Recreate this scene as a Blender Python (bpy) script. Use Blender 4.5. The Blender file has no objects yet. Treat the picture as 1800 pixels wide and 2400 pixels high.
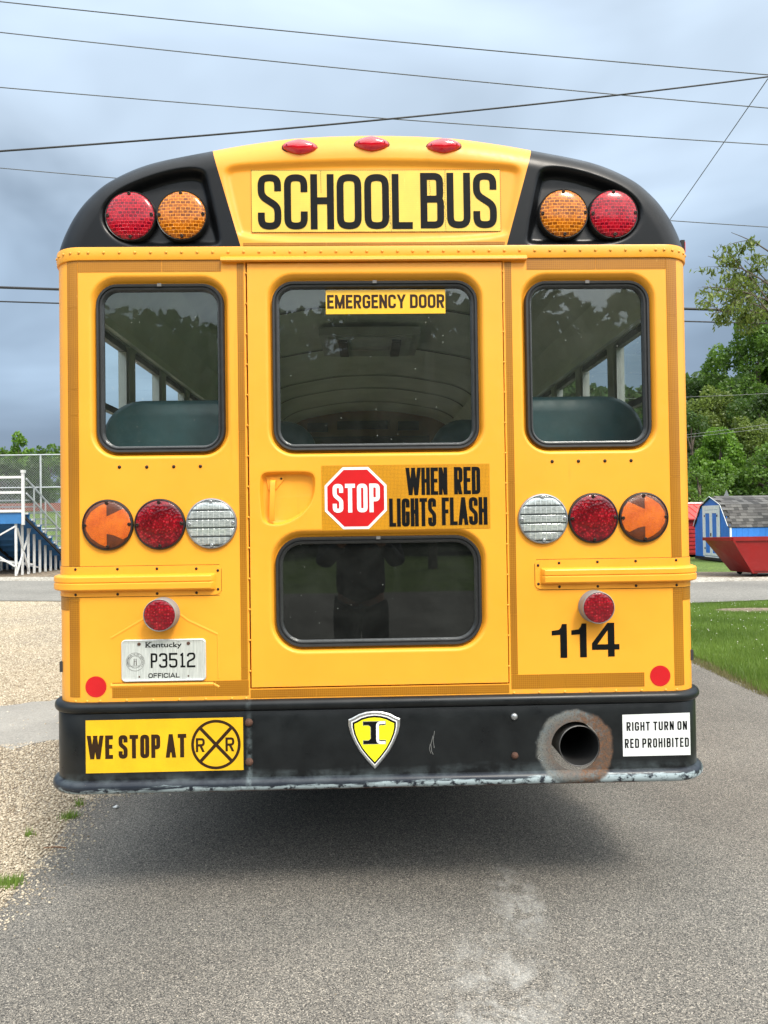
import bpy, bmesh, math, random
import numpy as np
from mathutils import Vector, Matrix, Quaternion
from mathutils.geometry import tessellate_polygon
R = math.radians
sc = bpy.context.scene
COL = sc.collection
rnd = random.Random(7)

# ------------------------------------------------------------------ camera
CAM = Vector((-.0455, -2.8375, 1.49))
FPX = 1720.0
def cam_axes(yaw, pitch, roll):
    cy, sy, cp, sp = math.cos(yaw), math.sin(yaw), math.cos(pitch), math.sin(pitch)
    fw = Vector((sy*cp, cy*cp, sp)); r = Vector((cy, -sy, 0)); u = r.cross(fw)
    c, s = math.cos(roll), math.sin(roll)
    return c*r + s*u, -s*r + c*u, fw
cr, cu, cf = cam_axes(R(1.388), R(.876), R(-.816))
cd = bpy.data.cameras.new('camera'); cam = bpy.data.objects.new('camera', cd); COL.objects.link(cam)
cam.matrix_world = Matrix(((cr.x, cu.x, -cf.x, CAM.x), (cr.y, cu.y, -cf.y, CAM.y), (cr.z, cu.z, -cf.z, CAM.z), (0, 0, 0, 1)))
cd.sensor_fit = 'VERTICAL'; cd.sensor_height = 36; cd.sensor_width = 27; cd.lens = FPX/2400*36
cd.clip_start = .02; cd.clip_end = 3000
sc.camera = cam
def at(px, py, Y):                      # point of the picture on the upright plane y = Y
    d = cf + cr*((px-900)/FPX) - cu*((py-1200)/FPX)
    return CAM + d*((Y-CAM.y)/d.y)

# ------------------------------------------------------------------ light
SUN_AZ, SUN_EL = 30, 52                 # degrees right of straight behind the camera, degrees up
EXPOSURE = 1.17
sun_d = bpy.data.lights.new('sun', 'SUN'); sun_d.energy = 1.5; sun_d.angle = R(15); sun_d.color = (1, .92, .81)
sun = bpy.data.objects.new('sun', sun_d); COL.objects.link(sun)
to_sun = Vector((math.sin(R(SUN_AZ))*math.cos(R(SUN_EL)), -math.cos(R(SUN_AZ))*math.cos(R(SUN_EL)), math.sin(R(SUN_EL))))
sun.rotation_euler = to_sun.to_track_quat('Z', 'Y').to_euler(); sun.location = (5, -5, 8)
w = bpy.data.worlds.new('World'); sc.world = w; w.use_nodes = True
nt = w.node_tree; nt.nodes.clear()
def N(nt, t, **k):
    n = nt.nodes.new(t)
    for a, v in k.items():
        if a.startswith('i_'):
            n.inputs[int(a[2:])].default_value = v
        else: setattr(n, a, v)
    return n
L = lambda nt, a, b: nt.links.new(a, b)
sky = N(nt, 'ShaderNodeTexSky', sky_type='NISHITA', sun_disc=False, sun_elevation=R(SUN_EL), sun_rotation=R(180-SUN_AZ), air_density=1.2, dust_density=2.5)
tc = N(nt, 'ShaderNodeTexCoord'); sep = N(nt, 'ShaderNodeSeparateXYZ'); L(nt, tc.outputs['Generated'], sep.inputs[0])
ramp = N(nt, 'ShaderNodeValToRGB')      # cloud deck: dark slate near the skyline, lighter overhead
e = ramp.color_ramp.elements
e[0].position = .0; e[0].color = (.13, .165, .225, 1)
e[1].position = .75; e[1].color = (.31, .375, .445, 1)
for p, c in ((.12, (.10, .135, .19, 1)), (.2, (.135, .18, .24, 1)), (.3, (.215, .28, .36, 1)), (.42, (.29, .355, .43, 1))):
    x = ramp.color_ramp.elements.new(p); x.color = c
mp = N(nt, 'ShaderNodeMapping'); mp.inputs['Scale'].default_value = (1, 1, 2.4); L(nt, tc.outputs['Generated'], mp.inputs[0])
n1 = N(nt, 'ShaderNodeTexNoise'); n1.inputs['Scale'].default_value = 2.1; n1.inputs['Detail'].default_value = 4; n1.inputs['Roughness'].default_value = .45; n1.inputs['Distortion'].default_value = .5
L(nt, mp.outputs[0], n1.inputs['Vector'])
addz = N(nt, 'ShaderNodeMath', operation='MULTIPLY_ADD'); L(nt, n1.outputs[0], addz.inputs[0]); addz.inputs[1].default_value = .34
sh = N(nt, 'ShaderNodeMath', operation='SUBTRACT'); L(nt, sep.outputs[2], sh.inputs[0]); sh.inputs[1].default_value = .17
L(nt, sh.outputs[0], addz.inputs[2]); L(nt, addz.outputs[0], ramp.inputs[0])
br = N(nt, 'ShaderNodeMapRange'); L(nt, n1.outputs[0], br.inputs[0]); br.inputs[1].default_value = .3; br.inputs[2].default_value = .7; br.inputs[3].default_value = .68; br.inputs[4].default_value = 1.40
vs = N(nt, 'ShaderNodeVectorMath', operation='SCALE'); L(nt, ramp.outputs[0], vs.inputs[0]); L(nt, br.outputs[0], vs.inputs['Scale'])
# veil of bright cloud round the hidden sun, falling off gently
dt = N(nt, 'ShaderNodeVectorMath', operation='DOT_PRODUCT'); L(nt, tc.outputs['Generated'], dt.inputs[0]); dt.inputs[1].default_value = to_sun
mr = N(nt, 'ShaderNodeMapRange', interpolation_type='SMOOTHSTEP'); L(nt, dt.outputs['Value'], mr.inputs[0]); mr.inputs[1].default_value = .05; mr.inputs[2].default_value = 1; mr.inputs[3].default_value = 1; mr.inputs[4].default_value = 4.2
vs2 = N(nt, 'ShaderNodeVectorMath', operation='SCALE'); wm_ = N(nt, 'ShaderNodeMix', data_type='RGBA', blend_type='MULTIPLY'); wf = N(nt, 'ShaderNodeMapRange', interpolation_type='SMOOTHSTEP'); L(nt, dt.outputs['Value'], wf.inputs[0]); wf.inputs[1].default_value = .0; wf.inputs[2].default_value = .9; L(nt, wf.outputs[0], wm_.inputs[0]); L(nt, vs.outputs[0], wm_.inputs[6]); wm_.inputs[7].default_value = (1.2, 1.02, .86, 1); L(nt, wm_.outputs[2], vs2.inputs[0]); L(nt, mr.outputs[0], vs2.inputs['Scale'])
sk = N(nt, 'ShaderNodeVectorMath', operation='SCALE'); L(nt, sky.outputs[0], sk.inputs[0]); sk.inputs['Scale'].default_value = .06
mx = N(nt, 'ShaderNodeMix', data_type='RGBA'); mx.inputs[0].default_value = .88; L(nt, sk.outputs[0], mx.inputs[6]); L(nt, vs2.outputs[0], mx.inputs[7])
bg = N(nt, 'ShaderNodeBackground'); bg.inputs[1].default_value = 1; L(nt, mx.outputs[2], bg.inputs[0])
wo = N(nt, 'ShaderNodeOutputWorld'); L(nt, bg.outputs[0], wo.inputs[0])
sc.view_settings.view_transform = 'Standard'; sc.view_settings.look = 'None'; sc.view_settings.gamma = 1
sc.view_settings.use_curve_mapping = False; sc.view_settings.exposure = EXPOSURE
sc.render.engine = 'CYCLES'; sc.cycles.max_bounces = 8; sc.cycles.transparent_max_bounces = 12; sc.cycles.use_denoising = True

# ------------------------------------------------------------------ object helpers
def tag(o, label=None, cat=None, group=None, kind=None):
    if label: o['label'] = label
    if cat: o['category'] = cat
    if group: o['group'] = group
    if kind: o['kind'] = kind
    return o
def thing(name, label, cat, loc=(0, 0, 0), rz=0, group=None):
    o = bpy.data.objects.new(name, None); COL.objects.link(o); o.empty_display_size = .2
    o.location = loc; o.rotation_euler = (0, 0, rz)
    return tag(o, label, cat, group)
class MB:
    def __init__(s): s.v = []; s.f = []; s.m = []; s.mi = 0
    def add(s, vs, fs):
        b = len(s.v); s.v += [tuple(p) for p in vs]; s.f += [tuple(i+b for i in f) for f in fs]; s.m += [s.mi]*len(fs); return s
    def grid(s, rows, close=False, flip=False):
        n = len(rows[0]); vs = [p for r in rows for p in r]; fs = []
        for i in range(len(rows)-1):
            for j in range(n if close else n-1):
                a, b = i*n+j, i*n+(j+1) % n; q = (a, b, b+n, a+n); fs.append(q[::-1] if flip else q)
        return s.add(vs, fs)
    def box(s, x0, x1, y0, y1, z0, z1):
        return s.add([(x, y, z) for z in (z0, z1) for y in (y0, y1) for x in (x0, x1)], [(0, 2, 3, 1), (4, 5, 7, 6), (0, 1, 5, 4), (2, 6, 7, 3), (0, 4, 6, 2), (1, 3, 7, 5)])
    def bar(s, a, b, w, h, up=(0, 0, 1)):
        a = Vector(a); b = Vector(b); d = (b-a).normalized(); u = Vector(up)
        if abs(d.dot(u)) > .98: u = Vector((1, 0, 0))
        sd = d.cross(u).normalized()*w/2; u2 = sd.cross(d).normalized()*h/2
        vs = [p+i*sd+j*u2 for p in (a, b) for i, j in ((-1, -1), (1, -1), (1, 1), (-1, 1))]
        return s.add(vs, [(0, 1, 2, 3), (7, 6, 5, 4), (0, 4, 5, 1), (1, 5, 6, 2), (2, 6, 7, 3), (3, 7, 4, 0)])
    def tube(s, pts, r, n=8, cap=True):
        pts = [Vector(p) for p in pts]; rs = r if isinstance(r, (list, tuple)) else [r]*len(pts); rows = []; pu = None
        for i, p in enumerate(pts):
            d = (pts[min(i+1, len(pts)-1)]-pts[max(i-1, 0)]).normalized()
            u = pu if pu is not None else (Vector((0, 0, 1)) if abs(d.z) < .9 else Vector((1, 0, 0)))
            sd = d.cross(u).normalized(); u = sd.cross(d).normalized(); pu = u
            rows.append([p+(sd*math.cos(2*math.pi*k/n)+u*math.sin(2*math.pi*k/n))*rs[i] for k in range(n)])
        s.grid(rows, close=True)
        if cap:
            s.add(rows[0], [tuple(range(n))[::-1]]); s.add(rows[-1], [tuple(range(n))])
        return s
    def lathe(s, prof, c=(0, 0, 0), n=40, sx=1, sz=1):       # prof: (radius, y); axis along y through c
        rows = [[(c[0]+r*sx*math.cos(2*math.pi*k/n), c[1]+y, c[2]+r*sz*math.sin(2*math.pi*k/n)) for k in range(n)] for r, y in prof]
        return s.grid(rows, close=True)
    def lathez(s, prof, c=(0, 0, 0), n=24):
        rows = [[(c[0]+r*math.cos(2*math.pi*k/n), c[1]+r*math.sin(2*math.pi*k/n), c[2]+z) for k in range(n)] for r, z in prof]
        return s.grid(rows, close=True, flip=True)
    def poly(s, loops, fn):                                   # flat polygon with holes, loops in 2D, fn maps 2D to 3D
        vs = [Vector((p[0], p[1], 0)) for l in loops for p in l]
        tri = tessellate_polygon([[Vector((p[0], p[1], 0)) for p in l] for l in loops])
        return s.add([fn(p.x, p.y) for p in vs], tri)
def mat_apply(me, mat):
    for m_ in (mat if isinstance(mat, (list, tuple)) else [mat]): me.materials.append(m_)
def mesh(name, mb, mat, smooth=None, fixn=True):
    me = bpy.data.meshes.new(name); me.from_pydata(mb.v, [], mb.f); mat_apply(me, mat)
    if len(me.materials) > 1: me.polygons.foreach_set('material_index', mb.m)
    if fixn:
        bm = bmesh.new(); bm.from_mesh(me); bmesh.ops.remove_doubles(bm, verts=bm.verts, dist=2e-5); bmesh.ops.recalc_face_normals(bm, faces=bm.faces); bm.to_mesh(me); bm.free()
    if smooth: me.shade_smooth(); me.set_sharp_from_angle(angle=R(smooth))
    me.update(); return me
def obj(name, mb, mat, parent=None, smooth=None, loc=None, rz=0, label=None, kind=None, fixn=True, cat=None, group=None):
    me = mb if isinstance(mb, bpy.types.Mesh) else mesh(name, mb, mat, smooth, fixn)
    o = bpy.data.objects.new(name, me); COL.objects.link(o)
    if parent: o.parent = parent
    if loc: o.location = loc
    if rz: o.rotation_euler = (0, 0, rz)
    return tag(o, label, cat, group, kind)
def fast(name, V, F, mat, attr=None, smooth=False, parent=None, kind=None):   # numpy mesh, F is (n,3) or (n,4)
    me = bpy.data.meshes.new(name); k = F.shape[1]
    me.vertices.add(len(V)); me.vertices.foreach_set('co', V.astype(np.float32).ravel())
    me.loops.add(F.size); me.loops.foreach_set('vertex_index', F.astype(np.int32).ravel())
    me.polygons.add(len(F)); me.polygons.foreach_set('loop_start', np.arange(0, F.size, k, dtype=np.int32))
    me.update(calc_edges=True)
    if attr is not None:
        a = me.attributes.new('tint', 'FLOAT', 'FACE'); a.data.foreach_set('value', attr.astype(np.float32))
    if smooth: me.shade_smooth()
    mat_apply(me, mat); me.validate()
    o = bpy.data.objects.new(name, me); COL.objects.link(o)
    if parent: o.parent = parent
    return tag(o, kind=kind)

# ------------------------------------------------------------------ materials
def new_mat(name):
    m = bpy.data.materials.new(name); m.use_nodes = True; t = m.node_tree
    return m, t, t.nodes['Principled BSDF']
def pset(b, **k):
    names = dict(col='Base Color', rough='Roughness', metal='Metallic', coat='Coat Weight', coatr='Coat Roughness', spec='Specular IOR Level', trans='Transmission Weight', ior='IOR')
    for a, v in k.items():
        b.inputs[names[a]].default_value = (*v, 1) if a == 'col' else v
def coords(t, kind='Object', scale=(1, 1, 1)):
    c = N(t, 'ShaderNodeTexCoord'); m = N(t, 'ShaderNodeMapping'); m.inputs['Scale'].default_value = scale
    L(t, c.outputs[kind], m.inputs[0]); return m.outputs[0]
def noise(t, vec, scale, detail=4, rough=.55, dist=0):
    n = N(t, 'ShaderNodeTexNoise'); n.inputs['Scale'].default_value = scale; n.inputs['Detail'].default_value = detail
    n.inputs['Roughness'].default_value = rough; n.inputs['Distortion'].default_value = dist
    L(t, vec, n.inputs['Vector']); return n.outputs[0]
def rng(t, v, a, b, c=0, d=1, smooth=False):
    n = N(t, 'ShaderNodeMapRange'); n.interpolation_type = 'SMOOTHSTEP' if smooth else 'LINEAR'
    L(t, v, n.inputs[0])
    for i, x in enumerate((a, b, c, d)): n.inputs[i+1].default_value = x
    return n.outputs[0]
def math_(t, op, a, b=None, c=None):
    n = N(t, 'ShaderNodeMath', operation=op)
    for i, x in enumerate((a, b, c)):
        if x is None: continue
        if isinstance(x, (int, float)): n.inputs[i].default_value = x
        else: L(t, x, n.inputs[i])
    return n.outputs[0]
def mix(t, f, a, b):
    n = N(t, 'ShaderNodeMix', data_type='RGBA')
    for i, x in ((0, f), (6, a), (7, b)):
        if isinstance(x, (int, float)): n.inputs[i].default_value = x
        elif isinstance(x, tuple): n.inputs[i].default_value = (*x, 1)
        else: L(t, x, n.inputs[i])
    return n.outputs[2]
def bump(t, b, h, strength=.3, dist=.01):
    n = N(t, 'ShaderNodeBump'); n.inputs['Strength'].default_value = strength; n.inputs['Distance'].default_value = dist
    L(t, h, n.inputs['Height']); L(t, n.outputs[0], b.inputs['Normal']); return n
def simple(name, col, rough=.5, metal=0, var=.12, vscale=6, coat=0, bmp=0, bscale=60, spec=.5):
    m, t, b = new_mat(name); pset(b, col=col, rough=rough, metal=metal, coat=coat, coatr=.1, spec=spec)
    c = coords(t); n = noise(t, c, vscale, 5)
    f = rng(t, n, .3, .7, 1-var, 1+var)
    vm = N(t, 'ShaderNodeVectorMath', operation='SCALE'); vm.inputs[0].default_value = col; L(t, f, vm.inputs['Scale']); L(t, vm.outputs[0], b.inputs['Base Color'])
    L(t, rng(t, noise(t, c, vscale*2.3, 4), .3, .7, max(0, rough-.07), min(1, rough+.1)), b.inputs['Roughness'])
    if bmp: bump(t, b, noise(t, c, bscale, 3), bmp, .004)
    return m

YEL = (.88, .375, .028)
def yellow(name, col=YEL, drips=True):
    m, t, b = new_mat(name); pset(b, rough=.42, coat=.12, coatr=.25, spec=.4)
    c = coords(t)
    big = noise(t, c, 2.2, 4); fine = noise(t, c, 45, 3)
    base = mix(t, rng(t, big, .35, .7), col, (col[0]*.97, col[1]*.90, col[2]*.8))
    cs = coords(t, scale=(1, 1, .05)); st = noise(t, cs, 26, 3, .6)
    low = rng(t, noise(t, c, 3.1, 2), .5, .62)
    streak = math_(t, 'MULTIPLY', rng(t, st, .64, .74), low)
    base = mix(t, math_(t, 'MULTIPLY', streak, .35), base, (.62, .23, .02))
    S_ = N(t, 'ShaderNodeSeparateXYZ'); L(t, c, S_.inputs[0])
    wob = math_(t, 'MULTIPLY', math_(t, 'SUBTRACT', noise(t, coords(t, scale=(1, 1, 1.2)), 6, 4), .5), .03)
    for xx in (-.563, -.540):
        run = math_(t, 'MULTIPLY', rng(t, math_(t, 'ABSOLUTE', math_(t, 'ADD', math_(t, 'ADD', S_.outputs[0], -xx), wob)), .007, .001), math_(t, 'MULTIPLY', rng(t, S_.outputs[2], 1.70, 1.80), rng(t, S_.outputs[2], 2.36, 2.2)))
        base = mix(t, math_(t, 'MULTIPLY', run, .55), base, (.84, .30, .02))
    low_d = math_(t, 'MULTIPLY', rng(t, S_.outputs[2], .90, .81), rng(t, noise(t, coords(t, scale=(1, 1, .4)), 40, 6, .7), .42, .62))
    base = mix(t, math_(t, 'MULTIPLY', low_d, .32), base, (.42, .24, .10))
    blot = rng(t, noise(t, c, 11, 7, .72), .60, .72)
    base = mix(t, math_(t, 'MULTIPLY', blot, .10), base, (.60, .30, .08))
    # grime speckles
    sp = rng(t, noise(t, c, 120, 2), .72, .78)
    base = mix(t, math_(t, 'MULTIPLY', sp, .25), base, (.35, .16, .03))
    L(t, base, b.inputs['Base Color'])
    L(t, rng(t, fine, .3, .7, .36, .5), b.inputs['Roughness'])
    bump(t, b, math_(t, 'ADD', noise(t, c, 3.2, 2), math_(t, 'MULTIPLY', noise(t, c, 300, 2), .012)), .3, .014)
    return m
M = {}
M['yellow'] = yellow('school bus yellow paint')
M['yellow_cap'] = yellow('yellow fibreglass', (.87, .358, .024))
M['jamb'] = simple('brown yellow door gap paint', (.28, .10, .015), .6)
def tape():
    m, t, b = new_mat('gold reflective tape'); pset(b, rough=.42, metal=.1, coat=.1, coatr=.15, spec=.35)
    c = coords(t); s = N(t, 'ShaderNodeSeparateXYZ'); L(t, c, s.inputs[0])
    gx = math_(t, 'PINGPONG', math_(t, 'MULTIPLY', s.outputs[0], 260), 1); gz = math_(t, 'PINGPONG', math_(t, 'MULTIPLY', s.outputs[2], 260), 1)
    g = math_(t, 'MAXIMUM', rng(t, gx, .74, .95), rng(t, gz, .74, .95))
    base = mix(t, rng(t, noise(t, c, 2.2, 3), .35, .65), (.37, .145, .004), (.28, .105, .004))
    base = mix(t, math_(t, 'MULTIPLY', g, .35), base, (.70, .33, .03))
    scr = rng(t, noise(t, coords(t, scale=(1, 1, .3)), 30, 5, .7), .68, .74)
    base = mix(t, math_(t, 'MULTIPLY', scr, .5), base, (.85, .50, .12))
    L(t, base, b.inputs['Base Color']); bump(t, b, g, .08, .001)
    return m
M['tape'] = tape()
M['pale_wire'] = simple('pale grey wire', (.22, .23, .23), .6)
M['cap_black'] = simple('black fibreglass', (.004, .0045, .0055), .32, 0, .2, 3, coat=.02, spec=.24)
M['rubber'] = simple('black window rubber', (.013, .0135, .014), .5, 0, .25, 30)
M['black'] = simple('black plastic', (.012, .012, .012), .4)
M['black_print'] = simple('black vinyl print', (.005, .0055, .006), .5, 0, .15, 20, spec=.12)
M['brown_print'] = simple('dark brown print', (.030, .014, .006), .5, spec=.2)
M['grey_plastic'] = simple('grey lamp housing', (.12, .115, .11), .55)
M['rust'] = simple('rusty bolt', (.085, .04, .026), .75, .2, .4, 60, bmp=.6, bscale=200)
M['steel'] = simple('zinc steel', (.36, .37, .38), .35, .8, .2, 40)
M['screw'] = simple('dark screw', (.028, .016, .010), .5, .5)
M['yscrew'] = simple('painted rivet', (.72, .32, .03), .45)

def bumper_mat():
    m, t, b = new_mat('worn black bumper paint'); pset(b, rough=.33, coat=.0, spec=.28)
    c = coords(t); s = N(t, 'ShaderNodeSeparateXYZ'); L(t, c, s.inputs[0])
    X, Z = s.outputs[0], s.outputs[2]
    n_fine = noise(t, c, 38, 6, .65); n_mid = noise(t, c, 9, 6, .6); n_long = noise(t, coords(t, scale=(.5, 1, 4)), 9, 8, .7)
    base = mix(t, rng(t, n_mid, .3, .7), (.006, .007, .008), (.012, .014, .015))
    # scraped grey along the lower roll
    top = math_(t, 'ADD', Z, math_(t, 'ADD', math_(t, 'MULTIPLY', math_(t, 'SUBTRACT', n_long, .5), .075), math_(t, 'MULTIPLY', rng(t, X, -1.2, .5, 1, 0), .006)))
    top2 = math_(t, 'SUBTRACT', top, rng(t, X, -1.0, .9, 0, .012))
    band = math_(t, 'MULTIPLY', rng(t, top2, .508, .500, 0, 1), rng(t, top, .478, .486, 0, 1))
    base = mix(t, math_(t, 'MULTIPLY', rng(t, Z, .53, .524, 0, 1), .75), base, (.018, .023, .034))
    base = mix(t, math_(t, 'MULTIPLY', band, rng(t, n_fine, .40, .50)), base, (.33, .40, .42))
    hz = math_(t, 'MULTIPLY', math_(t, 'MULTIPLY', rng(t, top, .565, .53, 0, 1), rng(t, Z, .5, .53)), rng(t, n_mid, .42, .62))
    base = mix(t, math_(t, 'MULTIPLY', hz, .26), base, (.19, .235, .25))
    # vertical run below the bolts
    rv = math_(t, 'MULTIPLY', rng(t, math_(t, 'ABSOLUTE', math_(t, 'ADD', X, .504)), .014, .004, 0, 1), math_(t, 'MULTIPLY', rng(t, n_fine, .4, .6), rng(t, Z, .72, .52, .25, 1)))
    base = mix(t, math_(t, 'MULTIPLY', rv, .5), base, (.22, .27, .28))
    # heat-burnt ring round the tail pipe
    dx = math_(t, 'SUBTRACT', X, .745); dz = math_(t, 'SUBTRACT', Z, .615)
    d = math_(t, 'SQRT', math_(t, 'ADD', math_(t, 'MULTIPLY', dx, dx), math_(t, 'MULTIPLY', math_(t, 'MULTIPLY', dz, dz), 1.15)))
    d = math_(t, 'ADD', d, math_(t, 'MULTIPLY', math_(t, 'SUBTRACT', n_mid, .5), .05))
    d = math_(t, 'ADD', d, math_(t, 'MULTIPLY', math_(t, 'SUBTRACT', n_fine, .5), .02))
    ring = rng(t, d, .160, .142, 0, 1, True)
    n_r = noise(t, c, 30, 8, .75)
    burnt = mix(t, rng(t, n_r, .35, .6), (.105, .128, .135), (.15, .15, .135))
    rusty = mix(t, rng(t, noise(t, c, 70, 6, .7), .4, .62), (.075, .055, .042), (.155, .066, .026))
    side = rng(t, math_(t, 'ADD', dx, math_(t, 'MULTIPLY', math_(t, 'SUBTRACT', n_r, .5), .6)), -.02, .07)
    near = rng(t, d, .135, .105, 0, 1)
    burnt = mix(t, math_(t, 'MAXIMUM', math_(t, 'MULTIPLY', near, .45), math_(t, 'MULTIPLY', side, .9)), burnt, rusty)
    burnt = mix(t, math_(t, 'MULTIPLY', rng(t, noise(t, c, 150, 3, .8), .52, .62), .55), burnt, (.05, .04, .035))
    base = mix(t, math_(t, 'MULTIPLY', ring, rng(t, n_r, .2, .4, .75, 1)), base, burnt)
    # rust under the lower edge, and rust spots
    rl = rng(t, math_(t, 'ADD', Z, math_(t, 'MULTIPLY', math_(t, 'SUBTRACT', n_long, .5), .03)), .488, .481, 0, 1)
    base = mix(t, rl, base, (.09, .035, .022))
    base = mix(t, rng(t, n_fine, .735, .76), base, (.13, .12, .11))
    L(t, base, b.inputs['Base Color'])
    L(t, math_(t, 'ADD', rng(t, n_mid, .3, .7, .26, .4), math_(t, 'MULTIPLY', ring, .4)), b.inputs['Roughness'])
    bump(t, b, math_(t, 'ADD', math_(t, 'MULTIPLY', ring, noise(t, c, 160, 4)), math_(t, 'MULTIPLY', noise(t, c, 4, 2), .8)), .35, .004)
    return m
M['bumper'] = bumper_mat()

def decal(name, col, dot=0, scale=220, rough=.35, var=.1, lines=0):
    m, t, b = new_mat(name); pset(b, rough=rough, coat=.3, coatr=.15)
    c = coords(t); s = N(t, 'ShaderNodeSeparateXYZ'); L(t, c, s.inputs[0])
    base = mix(t, rng(t, noise(t, c, 9, 5), .3, .7), tuple(x*(1-var) for x in col), tuple(min(1, x*(1+var)) for x in col))
    if dot:
        cb = N(t, 'ShaderNodeCombineXYZ'); L(t, s.outputs[0], cb.inputs[0]); L(t, s.outputs[2], cb.inputs[1])
        v = N(t, 'ShaderNodeTexVoronoi'); v.inputs['Scale'].default_value = scale; v.inputs['Randomness'].default_value = .15; L(t, cb.outputs[0], v.inputs['Vector'])
        g = rng(t, v.outputs['Distance'], .28, .5)
        base = mix(t, math_(t, 'MULTIPLY', g, dot), base, tuple(x*.35 for x in col))
    if lines:
        cr_ = rng(t, noise(t, coords(t, scale=(1, 1, .12)), 60, 5, .7), .66, .72)
        base = mix(t, math_(t, 'MULTIPLY', cr_, lines), base, tuple(min(1, x*1.25+.05) for x in col))
        gz = math_(t, 'PINGPONG', math_(t, 'MULTIPLY', s.outputs[2], 240), 1); base = mix(t, math_(t, 'MULTIPLY', rng(t, gz, .6, .9), .18), base, tuple(x*.7 for x in col))
    L(t, base, b.inputs['Base Color']); return m
M['sb_sign'] = decal('pale yellow reflective sheet', (.78, .50, .045), lines=.5)
M['em_sign'] = decal('amber yellow film', (.86, .46, .008), var=.05)
M['stop_sheet'] = decal('honeycomb gold sheet', (.66, .29, .006), dot=.65, scale=190)
M['we_sheet'] = decal('bright yellow reflective sheet', (.86, .50, .008), dot=.35, scale=230)
M['white_sheet'] = decal('white film', (.74, .76, .74), var=.03)
M['white_print'] = decal('white reflective print', (.8, .8, .78), var=.04)
M['red_sheet'] = decal('red reflective sheet', (.58, .006, .009), dot=.2, scale=300)
M['dot_red'] = decal('red reflector', (.60, .004, .010), dot=.3, scale=260)
def plate_mat():
    m, t, b = new_mat('brushed aluminium plate'); pset(b, rough=.38, metal=.35)
    c = coords(t, scale=(1, 1, .06)); n = noise(t, c, 260, 4, .7)
    L(t, mix(t, rng(t, n, .3, .7), (.50, .53, .50), (.74, .77, .73)), b.inputs['Base Color']); return m
M['plate'] = plate_mat()
M['silver'] = simple('brushed silver', (.42, .43, .43), .32, .75, .2, 90)
M['lemon'] = simple('lemon yellow enamel', (.85, .78, .01), .3, coat=.4)

def lens_brick(name, dark, mid, bright, bw, rh, mort, rough=.12, offset=.5, metal=0, bs=.5):
    m, t, b = new_mat(name); pset(b, rough=rough+.08, coat=.15, coatr=.06, metal=metal, spec=.35)
    c = coords(t); s = N(t, 'ShaderNodeSeparateXYZ'); L(t, c, s.inputs[0])
    cb = N(t, 'ShaderNodeCombineXYZ'); L(t, s.outputs[0], cb.inputs[0]); L(t, s.outputs[2], cb.inputs[1])
    k = N(t, 'ShaderNodeTexBrick'); k.offset = offset; L(t, cb.outputs[0], k.inputs['Vector'])
    k.inputs['Scale'].default_value = 1; k.inputs['Brick Width'].default_value = bw; k.inputs['Row Height'].default_value = rh
    k.inputs['Mortar Size'].default_value = mort; k.inputs['Mortar Smooth'].default_value = .4
    for i, x in ((1, dark), (2, mid), (3, bright)): k.inputs[i].default_value = (*x, 1)
    n = noise(t, c, 90, 4, .7)
    col = mix(t, math_(t, 'MULTIPLY', rng(t, n, .56, .68), .5), k.outputs[0], bright)
    col = mix(t, math_(t, 'MULTIPLY', rng(t, n, .45, .33), .5), col, tuple(x*.4 for x in dark))
    L(t, col, b.inputs['Base Color']); bump(t, b, k.outputs[1], bs, .003); return m
M['lens_red_grid'] = lens_brick('red block lens', (.12, .0, .008), (.36, .001, .010), (.66, .010, .030), .0165, .0125, .0011)
M['lens_amber_grid'] = lens_brick('amber block lens', (.17, .040, .001), (.46, .12, .002), (.92, .32, .02), .019, .0125, .0011)
M['lens_clear'] = lens_brick('clear block lens', (.30, .33, .32), (.62, .66, .64), (.10, .115, .11), .021, .0335, .0052, offset=.0, metal=.3)
def lens_bands():
    m, t, b = new_mat('clear banded lens'); pset(b, rough=.14, coat=.5, coatr=.05, metal=.35)
    c = coords(t); s = N(t, 'ShaderNodeSeparateXYZ'); L(t, c, s.inputs[0])
    z = math_(t, 'PINGPONG', math_(t, 'DIVIDE', math_(t, 'ADD', s.outputs[2], .0168), .0336), .5)
    x = math_(t, 'PINGPONG', math_(t, 'DIVIDE', s.outputs[0], .021), .5); z2 = math_(t, 'PINGPONG', math_(t, 'DIVIDE', s.outputs[2], .0112), .5)
    n = noise(t, coords(t, scale=(1, 1, 2.5)), 60, 5, .75)
    col = mix(t, rng(t, n, .32, .68), (.22, .25, .245), (.62, .66, .64))
    col = mix(t, math_(t, 'MULTIPLY', rng(t, x, .42, .5), .75), col, (.90, .92, .88)); col = mix(t, math_(t, 'MULTIPLY', rng(t, z2, .44, .5), .5), col, (.85, .88, .86))
    band = rng(t, z, .135, .085)
    col = mix(t, band, col, (.07, .08, .08)); L(t, col, b.inputs['Base Color'])
    bump(t, b, math_(t, 'ADD', math_(t, 'MULTIPLY', band, -1), rng(t, x, .4, .5)), .5, .003); return m
M['lens_clear'] = lens_bands()
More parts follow.
